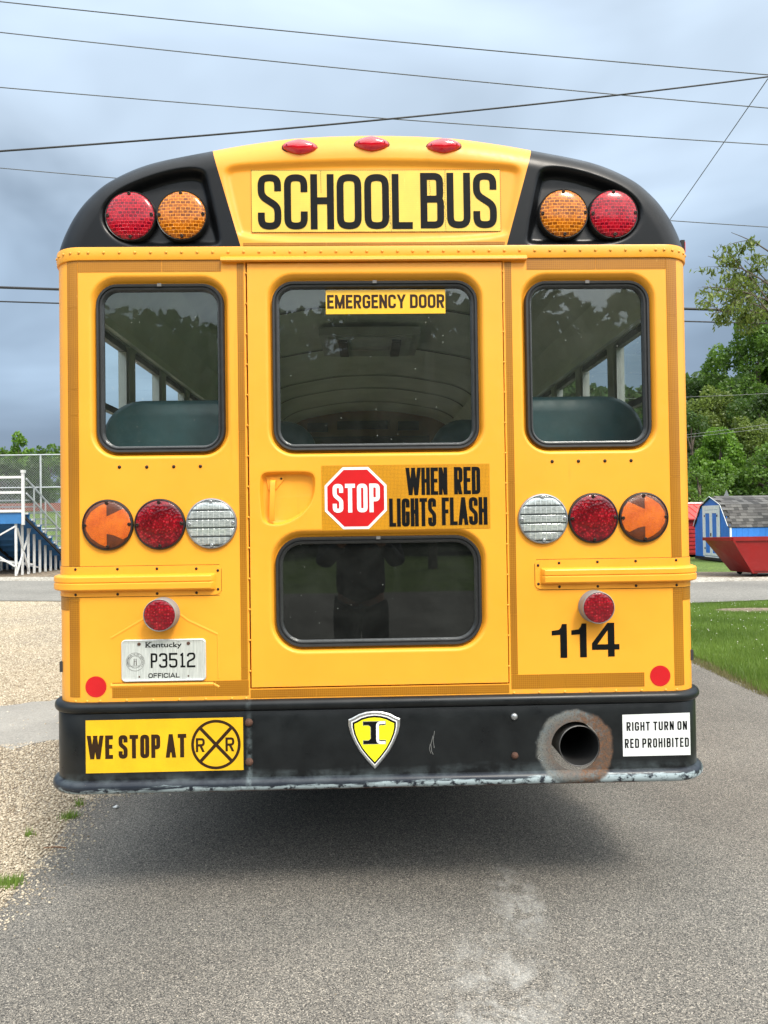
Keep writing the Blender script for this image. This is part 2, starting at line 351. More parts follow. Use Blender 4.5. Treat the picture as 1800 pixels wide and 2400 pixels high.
def lens_cell(name, a, c2, scale, bs=.4, rand=.25, spark=0):
    m, t, b = new_mat(name); pset(b, rough=.2, coat=.35, coatr=.06)
    c = coords(t); s = N(t, 'ShaderNodeSeparateXYZ'); L(t, c, s.inputs[0])
    cb = N(t, 'ShaderNodeCombineXYZ'); L(t, s.outputs[0], cb.inputs[0]); L(t, s.outputs[2], cb.inputs[1])
    v = N(t, 'ShaderNodeTexVoronoi'); v.inputs['Scale'].default_value = scale; v.inputs['Randomness'].default_value = rand; L(t, cb.outputs[0], v.inputs['Vector'])
    n = noise(t, c, 26, 5, .65)
    col = mix(t, rng(t, n, .38, .62), a, c2)
    col = mix(t, math_(t, 'MULTIPLY', rng(t, v.outputs['Distance'], .3, .55), .6), col, tuple(x*.35 for x in a))
    if spark: col = mix(t, math_(t, 'MULTIPLY', rng(t, v.outputs['Distance'], .17, .08), spark), col, tuple(min(1, x*1.6+.12) for x in c2))
    L(t, col, b.inputs['Base Color']); bump(t, b, v.outputs['Distance'], bs, .003); return m
M['lens_red'] = lens_cell('deep red lens', (.12, .0, .005), (.36, .003, .012), 100, .4, 1, .45)
M['lens_red_dots'] = lens_cell('red studded lens', (.20, .0, .008), (.40, .008, .018), 95, .6, .55, .7)
M['lens_orange'] = lens_cell('orange prism lens', (.62, .10, .002), (.80, .17, .004), 240, .5)
M['lens_brown'] = lens_cell('dark brown prism', (.10, .022, .004), (.17, .035, .006), 240, .5)  # dark brown lens ground around the orange arrow
M['lens_marker'] = simple('clearance lamp red', (.62, .006, .02), .12, 0, .15, 30, coat=1)

def glass(name, tint, refl=1.0, dirt=True):
    m = bpy.data.materials.new(name); m.use_nodes = True; t = m.node_tree; t.nodes.clear()
    out = N(t, 'ShaderNodeOutputMaterial'); tr = N(t, 'ShaderNodeBsdfTransparent'); tr.inputs[0].default_value = (*tint, 1)
    gl = N(t, 'ShaderNodeBsdfGlossy'); gl.inputs['Roughness'].default_value = .015; gl.inputs[0].default_value = (.95, 1, 1, 1)
    fr = N(t, 'ShaderNodeFresnel'); fr.inputs[0].default_value = 1.5
    f = math_(t, 'MULTIPLY', fr.outputs[0], refl*1.12)
    ms = N(t, 'ShaderNodeMixShader'); L(t, f, ms.inputs[0]); L(t, tr.outputs[0], ms.inputs[1]); L(t, gl.outputs[0], ms.inputs[2])
    last = ms.outputs[0]
    if dirt:
        c = coords(t); s = N(t, 'ShaderNodeSeparateXYZ'); L(t, c, s.inputs[0])
        df = N(t, 'ShaderNodeBsdfDiffuse'); df.inputs[0].default_value = (.52, .56, .52, 1)
        sm = math_(t, 'MULTIPLY', rng(t, noise(t, c, 5, 6, .7, 1), .42, .75), .02)
        v = N(t, 'ShaderNodeTexVoronoi'); v.inputs['Scale'].default_value = 48; L(t, c, v.inputs['Vector'])
        sp = math_(t, 'MULTIPLY', rng(t, v.outputs['Distance'], .09, .05, 0, 1), rng(t, noise(t, c, 17, 3), .56, .62))
        n = math_(t, 'MULTIPLY', sp, .75)
        dd = math_(t, 'ADD', math_(t, 'ADD', sm, n), .012)
        m2 = N(t, 'ShaderNodeMixShader'); L(t, dd, m2.inputs[0]); L(t, last, m2.inputs[1]); L(t, df.outputs[0], m2.inputs[2]); last = m2.outputs[0]
    L(t, last, out.inputs[0]); return m
M['glass'] = glass('grey tinted rear glass', (.90, .94, .91))
M['glass_side'] = glass('side window glass', (.90, .95, .95), .35, False)
M['glass_dark'] = glass('dark door glass', (.10, .11, .11))
M['seat'] = simple('dark teal seat vinyl', (.026, .070, .082), .42, 0, .2, 9, bmp=.2, bscale=25)
def ceiling_mat():
    m, t, b = new_mat('bus ceiling metal'); pset(b, rough=.5)
    c = coords(t); L(t, mix(t, rng(t, noise(t, c, 3, 6, .6), .3, .7), (.52, .57, .49), (.68, .73, .63)), b.inputs['Base Color'])
    s = N(t, 'ShaderNodeSeparateXYZ'); L(t, c, s.inputs[0])
    bump(t, b, noise(t, coords(t, scale=(1, 8, 1)), 7, 3), .3, .006); return m
M['ceiling'] = ceiling_mat()
M['lining'] = simple('interior wall lining', (.36, .38, .34), .5)
M['sash'] = simple('dark bronze window sash', (.06, .062, .06), .45, .4)
M['alu'] = simple('aluminium sash edge', (.42, .42, .40), .4, .6)
M['floor_rubber'] = simple('black ribbed bus floor', (.03, .03, .03), .7)
M['chassis'] = simple('dark chassis', (.015, .014, .013), .8)
M['tyre'] = simple('tyre rubber', (.02, .02, .02), .85, bmp=.3)
M['pipe'] = simple('weathered exhaust pipe', (.16, .155, .15), .55, .6, .35, 20, bmp=.3)
M['soot'] = simple('exhaust soot', (.006, .006, .006), .9)

# ------------------------------------------------------------------ stroke lettering
r5 = .5
GLY = {
 'A': [[(-.09, -.2, 0), (.56, 1.2, 0)], [(1.09, -.2, 0), (.44, 1.2, 0)], [(.14, .27, 0), (.86, .27, 0)]],
 'B': [[(0, 1.2, 0), (0, -.2, 0)], [(0, 0, 0), (1, 0, .42), (1, .53, .3), (.3, .53, 0)], [(0, 1, 0), (.96, 1, .4), (.96, .53, .3), (0, .53, 0)]],
 'C': [[(1, .7, 0), (1, 1, r5), (0, 1, r5), (0, 0, r5), (1, 0, r5), (1, .3, 0)]],
 'D': [[(0, 0, 0), (1, 0, .5), (1, 1, .5), (0, 1, 0), (0, -.0, 0)]],
 'E': [[(1, 1, 0), (0, 1, 0), (0, 0, 0), (1, 0, 0)], [(0, .52, 0), (.85, .52, 0)]],
 'F': [[(1, 1, 0), (0, 1, 0), (0, -.2, 0)], [(0, .5, 0), (.85, .5, 0)]],
 'G': [[(1, .7, 0), (1, 1, r5), (0, 1, r5), (0, 0, r5), (1, 0, r5), (1, .46, 0), (.5, .46, 0)]],
 'H': [[(0, -.2, 0), (0, 1.2, 0)], [(1, -.2, 0), (1, 1.2, 0)], [(0, .52, 0), (1, .52, 0)]],
 'I': [[(.5, -.2, 0), (.5, 1.2, 0)]],
 'K': [[(0, -.2, 0), (0, 1.2, 0)], [(1.05, 1.2, 0), (0, .42, 0)], [(.3, .62, 0), (1.08, -.2, 0)]],
 'L': [[(0, 1.2, 0), (0, 0, 0), (1, 0, 0)]],
 'M': [[(0, -.2, 0), (0, 1.2, 0)], [(1, -.2, 0), (1, 1.2, 0)], [(-.08, 1.25, 0), (.56, -.1, 0)], [(1.08, 1.25, 0), (.44, -.1, 0)]],
 'N': [[(0, -.2, 0), (0, 1.2, 0)], [(1, -.2, 0), (1, 1.2, 0)], [(-.06, 1.15, 0), (1.06, -.15, 0)]],
 'O': [[(.5, 0, 0), (1, 0, r5), (1, 1, r5), (0, 1, r5), (0, 0, r5), (.5, 0, 0)]],
 'P': [[(0, -.2, 0), (0, 1, 0), (1, 1, .45), (1, .44, .45), (0, .44, 0)]],
 'R': [[(0, -.2, 0), (0, 1, 0), (1, 1, .45), (1, .48, .45), (0, .48, 0)], [(.5, .48, 0), (1.04, -.2, 0)]],
 'S': [[(1, .72, 0), (1, 1, r5), (0, 1, r5), (0, .62, .4), (1, .40, .4), (1, 0, r5), (0, 0, r5), (0, .28, 0)]],
 'T': [[(.5, -.2, 0), (.5, 1, 0)], [(0, 1, 0), (1, 1, 0)]],
 'U': [[(0, 1.2, 0), (0, 0, r5), (1, 0, r5), (1, 1.2, 0)]],
 'W': [[(-.09, 1.3, 0), (.29, -.3, 0)], [(.19, -.3, 0), (.55, 1.2, 0)], [(.45, 1.2, 0), (.81, -.3, 0)], [(.71, -.3, 0), (1.09, 1.3, 0)]],
 'X': [[(-.08, 1.2, 0), (1.08, -.2, 0)], [(1.08, 1.2, 0), (-.08, -.2, 0)]],
 'Y': [[(-.1, 1.2, 0), (.5, .42, 0), (1.1, 1.2, 0)], [(.5, .5, 0), (.5, -.2, 0)]],
 '1': [[(.15, .85, 0), (.55, 1, 0), (.55, 0, 0)], [(.1, 0, 0), (1, 0, 0)]],
 '2': [[(0, .78, 0), (0, 1, .45), (1, 1, .45), (1, .62, .35), (0, .38, .3), (0, 0, 0), (1, 0, 0)]],
 '3': [[(0, .8, 0), (0, 1, .45), (1, 1, .45), (1, .53, .3), (.4, .53, 0)], [(.4, .51, 0), (1, .51, .3), (1, 0, .45), (0, 0, .45), (0, .2, 0)]],
 '5': [[(1, 1, 0), (0, 1, 0), (0, .56, 0), (1, .56, .4), (1, 0, .45), (0, 0, .45), (0, .2, 0)]],
}
def fillet(pts, n=7):
    out = []
    for i, (p, r) in enumerate(pts):
        if r <= 1e-6 or i in (0, len(pts)-1): out.append(p); continue
        a, b = pts[i-1][0], pts[i+1][0]; da = (a-p); db = (b-p); la, lb = da.length, db.length
        rr = min(r, la*.5 if 0 < i-1 and pts[i-1][1] > 0 else la, lb*.5 if i+1 < len(pts)-1 and pts[i+1][1] > 0 else lb)
        s_, e_ = p+da/la*rr, p+db/lb*rr
        for k in range(n+1):
            u = k/n; q = s_*(1-u)**2+p*2*u*(1-u)+e_*u*u
            # pull the quadratic towards a circle
            out.append(q+(p-q)*(.12*math.sin(math.pi*u)))
    return out
def clip(poly, lo, hi, ax):
    for sgn, lim in ((1, lo), (-1, -hi)):
        o = []
        for i in range(len(poly)):
            a, b = poly[i], poly[(i+1) % len(poly)]; fa, fb = a[ax]*sgn-lim, b[ax]*sgn-lim
            if fa >= 0: o.append(a)
            if fa*fb < 0:
                t_ = fa/(fa-fb); o.append(a.lerp(b, t_))
        poly = o
        if not poly: return poly
    return poly
def stroke(mb, pts, t, fn, lo=None, hi=None, layer=0, closed=False):
    pts = [p for i, p in enumerate(pts) if i == 0 or (p-pts[i-1]).length > 1e-6]
    n = len(pts); Ls = []; Rs = []
    if closed and (pts[0]-pts[-1]).length < 1e-6: pts = pts[:-1]; n -= 1
    for i in range(n):
        if closed: a, b = pts[i-1], pts[(i+1) % n]
        else: a, b = pts[max(i-1, 0)], pts[min(i+1, n-1)]
        d1 = (pts[i]-a).normalized() if (pts[i]-a).length > 0 else (b-pts[i]).normalized(); d2 = (b-pts[i]).normalized() if (b-pts[i]).length > 0 else d1
        nn = Vector((-(d1.y+d2.y), d1.x+d2.x));
        if nn.length < 1e-6: nn = Vector((-d1.y, d1.x))
        nn.normalize(); k = 1/max(.42, nn.dot(Vector((-d1.y, d1.x))))
        Ls.append(pts[i]+nn*t/2*k); Rs.append(pts[i]-nn*t/2*k)
    for i in range(n if closed else n-1):
        j = (i+1) % n; q = [Ls[i], Ls[j], Rs[j], Rs[i]]
        if lo is not None: q = clip(q, lo, hi, 1)
        if len(q) > 2: mb.add([fn(p.x, p.y, layer+i*.11) for p in q], [tuple(range(len(q)))])
def text(mb, s, x0, x1, z0, z1, t, fn, gap=.25, space=.55, wid={}, layers=0):
    # widths relative to one normal letter
    W = dict(I=.0, M=1.25, W=1.45, L=.86, T=.95, E=.86, F=.82, A=1.1, Y=1.1); W['1'] = .75; W.update(wid)
    h = z1-z0; n = len(s)
    units = sum(space if c == ' ' else W.get(c, 1) for c in s)
    gaps = sum(1 for i in range(n-1) if s[i] != ' ' and s[i+1] != ' ')
    # solve letter width u: sum(max(W*u, t)) + gaps*gap*u = total
    tot = x1-x0; u = tot/units
    for _ in range(40):
        cur = sum(space*u if c == ' ' else max(W.get(c, 1)*u, t) for c in s)+gaps*gap*t
        u *= 1+.5*(tot-cur)/tot
    x = x0
    for i, c in enumerate(s):
        if c == ' ': x += space*u; continue
        wdt = max(W.get(c, 1)*u, t)
        cw, ch = wdt-t, h-t
        for k, st in enumerate(GLY[c]):
            st = list(st)
            for e0, e1 in ((0, 1), (-1, -2)):
                if st[e0][1] == st[e1][1]:
                    ex = t/2/max(cw, 1e-5)
                    if st[e0][0] <= .0 and c not in 'ODBS': st[e0] = (st[e0][0]-ex, *st[e0][1:])
                    elif st[e0][0] >= .8: st[e0] = (st[e0][0]+ex, *st[e0][1:])
            pts = fillet([(Vector((x+t/2+cw*a, z0+t/2+ch*b)), r*2*min(cw, ch)*.5*1.0 if r else 0) for a, b, r in st])
            cl = c == 'O' or (c == 'D')
            stroke(mb, pts, t, fn, z0, z1, layers+k, closed=cl)
        x += wdt
        if i+1 < n and s[i+1] != ' ': x += gap*t

# ================================================================== SCHOOL BUS (rear face on y = 0, nose towards +y)
W, CR, LEN = 1.254, .12, 7.4
FL = W-CR
bus = thing('school_bus', 'yellow school bus seen from behind with black rear bumper and emergency door', 'school bus', (0, 0, 0))
def plan(s):                              # point and outward normal at arc length s round the plan of the body
    sg = -1 if s < 0 else 1; a = abs(s)
    if a <= FL: return s, 0., 0., -1.
    a -= FL; q = CR*math.pi/2
    if a <= q:
        p = a/CR; return sg*(FL+CR*math.sin(p)), CR*(1-math.cos(p)), sg*math.sin(p), -math.cos(p)
    return sg*W, CR+a-q, sg*1., 0.
SQ = FL+CR*math.pi/2
SEND = SQ+LEN-CR
def svals(a, b, step=.018):
    out = [a]; ks = [k for k in (-SQ, -FL, FL, SQ) if a < k < b]
    for p, q in zip([a]+ks, ks+[b]):
        m = (p+q)/2; n = max(1, math.ceil((q-p)/step)) if FL < abs(m) < SQ else 1
        out += [p+(q-p)*i/n for i in range(1, n+1)]
    return out
def sweep(mb, a, b, prof, step=.018, caps=True):    # prof: (offset outwards, z)
    rows = []
    for s in svals(a, b, step):
        x, y, nx, ny = plan(s); rows.append([(x+nx*o, y+ny*o, z) for o, z in prof])
    mb.grid(rows)
    if caps:
        mb.add(rows[0], [tuple(range(len(prof)))]); mb.add(rows[-1], [tuple(range(len(prof)))[::-1]])
    return mb
def rrect(x0, x1, z0, z1, r, n=9):
    out = []
    for cx, cz, a0 in ((x1-r, z1-r, 0), (x0+r, z1-r, 90), (x0+r, z0+r, 180), (x1-r, z0+r, 270)):
        for k in range(n+1):
            a = R(a0+90*k/n); out.append((cx+r*math.cos(a), cz+r*math.sin(a)))
    return out
def offset_loop(x0, x1, z0, z1, r, d, n=9): return rrect(x0-d, x1+d, z0-d, z1+d, max(.004, r+d), n)
rear = lambda y: (lambda x, z, l=0: (x, y-l*.00006, z))

# window openings: gasket outer box + corner radius, recess box
WINS = {'L': (-1.080, -.586, 1.773, 2.430, .085), 'R': (.586, 1.080, 1.773, 2.432, .085), 'D': (-.402, .401, 1.773, 2.436, .085), 'B': (-.400, .400, 1.014, 1.441, .105)}
def recess(mb, win, y0=0.0, depth=.028, top=.028, side=.02):
    x0, x1, z0, z1, r = win
    o = rrect(x0-side, x1+side, z0-side, z1+top, r+side); o2 = rrect(x0-side*.72, x1+side*.72, z0-side*.72, z1+top*.74, r+side*.7)
    i1 = rrect(x0-side*.30, x1+side*.30, z0-side*.3, z1+top*.34, r+side*.3); i2 = rrect(x0-.001, x1+.001, z0-.001, z1+top*.15, r); i3 = rrect(x0+.02, x1-.02, z0+.02, z1-.02, r-.02)
    oo = rrect(x0-side-.005, x1+side+.005, z0-side-.005, z1+top+.005, r+side+.005)
    rows = [[(x, y0, z) for x, z in oo], [(x, y0, z) for x, z in o], [(x, y0+depth*.14, z) for x, z in o2], [(x, y0+depth*.86, z) for x, z in i1], [(x, y0+depth, z) for x, z in i2], [(x, y0+depth, z) for x, z in i3]]
    mb.grid(rows, close=True); return oo
# ---- side panels of the rear wall, with their rounded corners
for sd, nm in ((-1, 'L'), (1, 'R')):
    mb = MB(); o = recess(mb, WINS[nm])
    a, b = (-FL, -.500) if sd < 0 else (.500, FL)
    mb.poly([[(a, .800), (b, .800), (b, 2.53), (a, 2.53)], o], rear(0))
    s0, s1 = (-SQ, -FL) if sd < 0 else (FL, SQ)
    sweep(mb, s0, s1, [(0, .80), (0, 2.53)], caps=False)
    # folded return along the door opening
    e = b if sd < 0 else a
    mb.add([(e, 0, .8), (e, 0, 2.53), (e, .03, 2.53), (e, .03, .8)], [(0, 1, 2, 3)])
    obj('rear_panel', mb, M['yellow'], bus, smooth=40)
mb = MB()                                  # sill under the door and header above it
mb.box(-.5, .5, -.001, .02, .800, .862)
obj('door_sill', mb, M['yellow'], bus)
mb = MB(); mb.box(-.5, .5, -.0005, .03, 2.507, 2.53); obj('door_header', mb, M['yellow'], bus)
mb = MB()
mb.box(-.52, -.487, .022, .05, .85, 2.52); mb.box(.487, .52, .022, .05, .85, 2.52); mb.box(-.487, .487, .022, .05, 2.495, 2.52); mb.box(-.487, .487, .022, .05, .85, .875)
obj('door_jamb', mb, M['jamb'], bus)

# ---- body shell: sides with window openings, roof, floor, nose
NW, W0, WP, WW = 12, .31, .57, .48
WZ0, WZ1 = 1.60, 2.375
for sd in (-1, 1):
    mb = MB()
    for xx in (W, W-.055):
        mb.poly([[(CR, .62), (LEN, .62), (LEN, 2.54), (CR, 2.54)]]+[rrect(W0+WP*k, W0+WP*k+WW, WZ0, WZ1, .03, 4) for k in range(NW)], (lambda X: lambda y, z: (sd*X, y, z))(xx))
    for k in range(NW):
        l = rrect(W0+WP*k, W0+WP*k+WW, WZ0, WZ1, .03, 4)
        mb.grid([[(sd*W, y, z) for y, z in l], [(sd*(W-.055), y, z) for y, z in l]], close=True)
    o = obj('side_panel', mb, [M['yellow'], M['lining']], bus)
    for p in o.data.polygons:
        if abs(p.center.x) < W-.001: p.material_index = 1
    fm = MB()
    y0, y1 = 0, WW
    for (a, b, c, d) in ((0, .016, WZ0, WZ1), (WW-.016, WW, WZ0, WZ1), (.016, WW-.016, WZ1-.03, WZ1), (.016, WW-.016, WZ0, WZ0+.03), (.016, WW-.016, 2.02, 2.05)):
        fm.box(-.014, .014, a, b, c, d)
    fm.mi = 1
    fm.box(-.018, .018, .016, .022, WZ0+.03, WZ1-.03); fm.box(-.018, .018, WW-.022, WW-.016, WZ0+.03, WZ1-.03)
    fme = mesh('side_window', fm, [M['sash'], M['alu']]); pm = MB().add([(0, .022, WZ0+.03), (0, WW-.022, WZ0+.03), (0, WW-.022, 2.02), (0, .022, 2.02)], [(0, 1, 2, 3)]).add([(.004, .022, 2.05), (.004, WW-.022, 2.05), (.004, WW-.022, WZ1-.03), (.004, .022, WZ1-.03)], [(0, 1, 2, 3)])
    pme = mesh('pane', pm, M['glass_side'])
    for k in range(NW):
        f = obj('side_window', fme, None, bus, loc=(sd*(W-.028), W0+WP*k, 0)); obj('pane', pme, None, f)
# roof arch
OUT = [(0, 3.045), (.28, 3.036), (.46, 3.015), (.635, 2.985), (.88, 2.934), (1.035, 2.868), (1.125, 2.797), (1.185, 2.722), (1.228, 2.640), (1.252, 2.57), (W, 2.545)]
def cr_(p0, p1, p2, p3, t): return tuple(.5*((2*b)+(-a+c)*t+(2*a-5*b+4*c-d)*t*t+(-a+3*b-3*c+d)*t**3) for a, b, c, d in zip(p0, p1, p2, p3))
def arch():                                # smooth half outline, from centre to gutter
    P = [(-OUT[1][0], OUT[1][1])]+OUT+[(W, 2.49)]; o = []
    for i in range(1, len(P)-2):
        for k in range(8): o.append(cr_(P[i-1], P[i], P[i+1], P[i+2], k/8))
    o.append(OUT[-1]); return o
HALF = arch(); ARCH = [(-x, z) for x, z in HALF[::-1]]+HALF[1:]
mb = MB(); rows = [[(x, y, z) for x, z in ARCH] for y in (.22, LEN)]; mb.grid(rows); obj('roof', mb, M['yellow'], bus, smooth=50)
mb = MB()
ins = [(x*.952, 2.50+(z-2.50)*.93) for x, z in ARCH]
ys = [.1, 1.0, 2.2, 3.4, 4.6, 5.3, 6.2, 7.0]
for a, b in zip(ys, ys[1:]):               # lining sheets, each lapped a few millimetres over the next
    mb.grid([[(x*(1-.0045*q), y, z-.009*q) for x, z in ins] for y, q in ((a, 0), (a+.004, 1), (b-.03, 1), (b, 0))])
obj('ceiling', mb, M['ceiling'], bus, smooth=30)
mb = MB()
for yy in ys[1:-1]:
    for i in range(4, len(ins)-4):
        for t_ in (0, .5):
            x = ins[i][0]*(1-t_)+ins[i+1][0]*t_; z = ins[i][1]*(1-t_)+ins[i+1][1]*t_
            mb.add([(x*.992-.008, yy-.03, z-.018), (x*.992+.008, yy-.03, z-.018), (x*.992+.008, yy-.002, z-.018), (x*.992-.008, yy-.002, z-.018)], [(0, 1, 2, 3)])
obj('ceiling_rivets', mb, M['black'], bus, kind='stuff')
mb = MB()                                  # cove panels above the side windows
for sd in (-1, 1):
    mb.add([(sd*1.195, .1, 2.40), (sd*1.195, 7.0, 2.40), (sd*1.13, 7.0, 2.60), (sd*1.13, .1, 2.60)], [(0, 1, 2, 3)])
    mb.add([(sd*1.13, .1, 2.60), (sd*1.13, 7.0, 2.60), (sd*1.02, 7.0, 2.74), (sd*1.02, .1, 2.74)], [(0, 1, 2, 3)])
    mb.bar((sd*1.19, .1, 2.40), (sd*1.19, 7, 2.40), .03, .04)
obj('ceiling_cove', mb, M['ceiling'], bus)
mb = MB()                                  # roof hatch
mb.box(-.38, .38, 2.62, 3.32, 2.90, 2.96); mb.box(-.32, .32, 2.67, 3.27, 2.885, 2.90)
h = obj('roof_hatch', mb, M['lining'], bus)
for a, b in ((-.24, -.17), (.17, .24)): obj('hatch_latch', MB().box(a, b, 2.72, 3.2, 2.865, 2.885), M['black'], h)
hb = MB(); hb.box(-.15, .15, 2.93, 2.97, 2.86, 2.885); obj('hatch_handle', hb, M['alu'], h)
mb = MB(); mb.box(-W+.01, W-.01, .05, 7.3, .93, .97); obj('floor', mb, M['floor_rubber'], bus)
# nose bulkhead
mb = MB(); mb.poly([[(x*.958, 2.5+(z-2.5)*.94) for x, z in ARCH][::-1]+[(-1.19, .97), (1.19, .97)], rrect(-1.0, 1.0, 1.55, 2.45, .06)], rear(7.05))
o = obj('front_bulkhead', mb, simple('tan bulkhead', (.20, .13, .06), .6), bus)
mb = MB(); mb.box(-W, W, 7.3, 7.36, .62, 2.54); obj('front_wall', mb, M['yellow'], bus)
mb = MB(); mb.box(-.82, -.55, 7.02, 7.05, 2.73, 2.85); mb.box(-.42, .26, 7.02, 7.05, 2.76, 2.87); mb.box(.40, .68, 7.02, 7.05, 2.74, 2.86); mb.box(-.75, .82, 7.0, 7.05, 2.52, 2.66)
obj('dark_openings', mb, M['black'], bus)  # black boxes standing in for the dark openings of the front header
# interior back wall of the rear corner panels stays the panel itself; seats
def seat_mesh(x0, x1, curve_out):
    mb = MB(); z0, z1 = 1.28, 2.035
    pr = []                               # back outline in x/z with a big radius at the top corners
    def rr(cx, cz, r, a0, a1, n=8): return [(cx+r*math.cos(R(a0+(a1-a0)*k/n)), cz+r*math.sin(R(a0+(a1-a0)*k/n))) for k in range(n+1)]
    ra, rb = .17, .17
    pr = [(x0, z0), (x1, z0)]+rr(x1-rb, z1-rb, rb, 0, 90)+rr(x0+ra, z1-ra, ra, 90, 180)
    cx, cz = (x0+x1)/2, (z0+z1)/2
    def ring(k, y): return [(cx+(x-cx)*k, y, cz+(z-cz)*k) for x, z in pr]
    rows = [ring(.80, -.052), ring(.93, -.048), ring(.985, -.030), ring(1, 0), ring(.985, .03), ring(.93, .048), ring(.8, .052)]
    mb.grid(rows, close=True); mb.add(rows[0], [tuple(range(len(pr)))]); mb.add(rows[-1], [tuple(range(len(pr)))])
    return mb
for k in range(9):
    for sd in (-1, 1):
        xi = .43 if k == 0 else .30
        a, b = (-1.175, -xi) if sd < 0 else (xi, 1.175)
        y = .36+k*.68
        me = mesh('bench_seat', seat_mesh(a, b, sd), M['seat'], smooth=50)
        s_ = obj('bench_seat', me, None, bus, loc=(0, y, 0))
        cush = MB().box(a+.01, b-.01, .05, .44, 1.30, 1.42); obj('cushion', cush, M['seat'], s_)
        lg = MB(); lg.box(b-.05 if sd < 0 else a+.02, b-.02 if sd < 0 else a+.05, .05, .40, .97, 1.30); obj('seat_leg', lg, M['chassis'], s_)
# chassis, axle, wheels
mb = MB(); mb.box(-.45, -.36, .2, 7.2, .62, .93); mb.box(.36, .45, .2, 7.2, .62, .93); mb.box(-.36, .36, .25, .35, .66, .86); mb.box(-.9, .9, 2.05, 2.2, .45, .60); mb.box(-1.2, 1.2, .15, .2, .74, .93)
obj('chassis', mb, M['chassis'], bus)
wm = MB(); wm.lathe([(.26, -.11), (.40, -.12), (.47, -.09), (.48, -.05), (.48, .05), (.47, .09), (.40, .12), (.26, .11)], n=40)
rm = MB(); rm.lathe([(0, .02), (.12, .03), (.24, -.02), (.27, -.10), (.26, .10), (.2, .05), (0, .04)], n=32)
wme, rme = mesh('wheel', wm, M['tyre'], 40), mesh('rim', rm, M['steel'], 40)
for x in (-1.07, -.81, .81, 1.07, -1.02, 1.02):
    y = 6.6 if abs(x) == 1.02 else 2.1
    wh = obj('wheel', wme, None, bus, loc=(x, y, .48)); wh.rotation_euler = (0, 0, R(90))
    obj('rim', rme, None, wh)

# ---- roof cap: yellow middle, black shoulders, pressed recesses
outl = np.array(ARCH)
def seg_dist(P, poly, closed=False):
    A = poly if closed else poly[:-1]; B = np.roll(poly, -1, 0) if closed else poly[1:]
    best = np.full(len(P), 9.)
    for a, b in zip(A, B):
        ab = b-a; t_ = np.clip(((P-a)@ab)/max(ab@ab, 1e-12), 0, 1); best = np.minimum(best, np.linalg.norm(P-(a+t_[:, None]*ab), axis=1))
    return best
def inside(P, poly):
    x, y = P[:, 0], P[:, 1]; c = np.zeros(len(P), bool)
    for a, b in zip(poly, np.roll(poly, -1, 0)):
        m_ = (a[1] > y) != (b[1] > y); xx = (b[0]-a[0])*(y-a[1])/(b[1]-a[1]+1e-12)+a[0]; c ^= m_ & (x < xx)
    return c
def chaikin(p, n=2):
    p = np.array(p)
    for _ in range(n): q = np.roll(p, -1, 0); p = np.stack([p*.75+q*.25, p*.25+q*.75], 1).reshape(-1, 2)
    return p
POD = [(.586, 2.60), (.592, 2.575), (.615, 2.563), (.70, 2.56), (.90, 2.560), (.985, 2.578), (1.04, 2.628), (1.060, 2.69), (1.045, 2.745), (.99, 2.795), (.92, 2.828), (.82, 2.864), (.74, 2.880), (.69, 2.880), (.655, 2.868), (.640, 2.84), (.630, 2.80)]
SBR = [(-.515, 2.578), (.515, 2.578), (.545, 2.66), (.58, 2.82), (.582, 2.862), (.56, 2.885), (.50, 2.893), (.25, 2.905), (0, 2.909), (-.25, 2.905), (-.50, 2.893), (-.56, 2.885), (-.582, 2.862), (-.58, 2.82), (-.545, 2.66)]
podR = chaikin(POD); podL = podR*[-1, 1]; sbr = chaikin(SBR)
def cap_y(P):
    d = seg_dist(P, outl); RR = .12; q = np.clip(RR-d, 0, RR)
    y = RR-np.sqrt(np.maximum(RR*RR-q*q, 0))
    y = y-.006
    for poly, dep, wdt in ((podR, .040, .034), (podL, .040, .034), (sbr, .018, .026)):
        sdv = seg_dist(P, poly, True); ins_ = inside(P, poly)
        k = np.where(ins_, np.clip(sdv/wdt, 0, 1), 0); k = k*k*(3-2*k)
        fl = .009+P[:, 1]*0 if dep < .03 else dep*(.35+.65*np.clip((P[:, 1]-2.56)/.25, 0, 1))
        y = y*(1-k)+np.maximum(y*0+fl, y*.6)*k
    return y
def cap_part(b0, b1, T, nu, nv):
    us = np.linspace(0, 1, nu); T = np.array(T)
    cum = np.r_[0, np.cumsum(np.linalg.norm(np.diff(T, axis=0), axis=1))]; cum /= cum[-1]
    Tx = np.interp(us, cum, T[:, 0]); Tz = np.interp(us, cum, T[:, 1]); Bx = b0+(b1-b0)*us
    vs = 1-(1-np.linspace(0, 1, nv))**1.35
    P = np.array([[(Bx[i]*(1-v)+Tx[i]*v, 2.552*(1-v)+Tz[i]*v) for i in range(nu)] for v in vs]).reshape(-1, 2)
    y = cap_y(P); V = np.c_[P[:, 0], y, P[:, 1]].reshape(nv, nu, 3)
    back = V[-1].copy(); back[:, 1] = .28
    rows = [r.tolist() for r in V]+[back.tolist()]
    mb = MB(); mb.grid(rows); return mb
iL = min(range(len(ARCH)), key=lambda i: abs(ARCH[i][0]+.635)); iR = len(ARCH)-1-iL
obj('roof_cap', cap_part(-.512, .512, ARCH[iL:iR+1], 150, 60), M['yellow_cap'], bus, smooth=60)
obj('cap_shoulder', cap_part(-W, -.512, ARCH[:iL+1], 110, 80), M['cap_black'], bus, smooth=60)
obj('cap_shoulder', cap_part(.512, W, ARCH[iR:], 110, 80), M['cap_black'], bus, smooth=60)

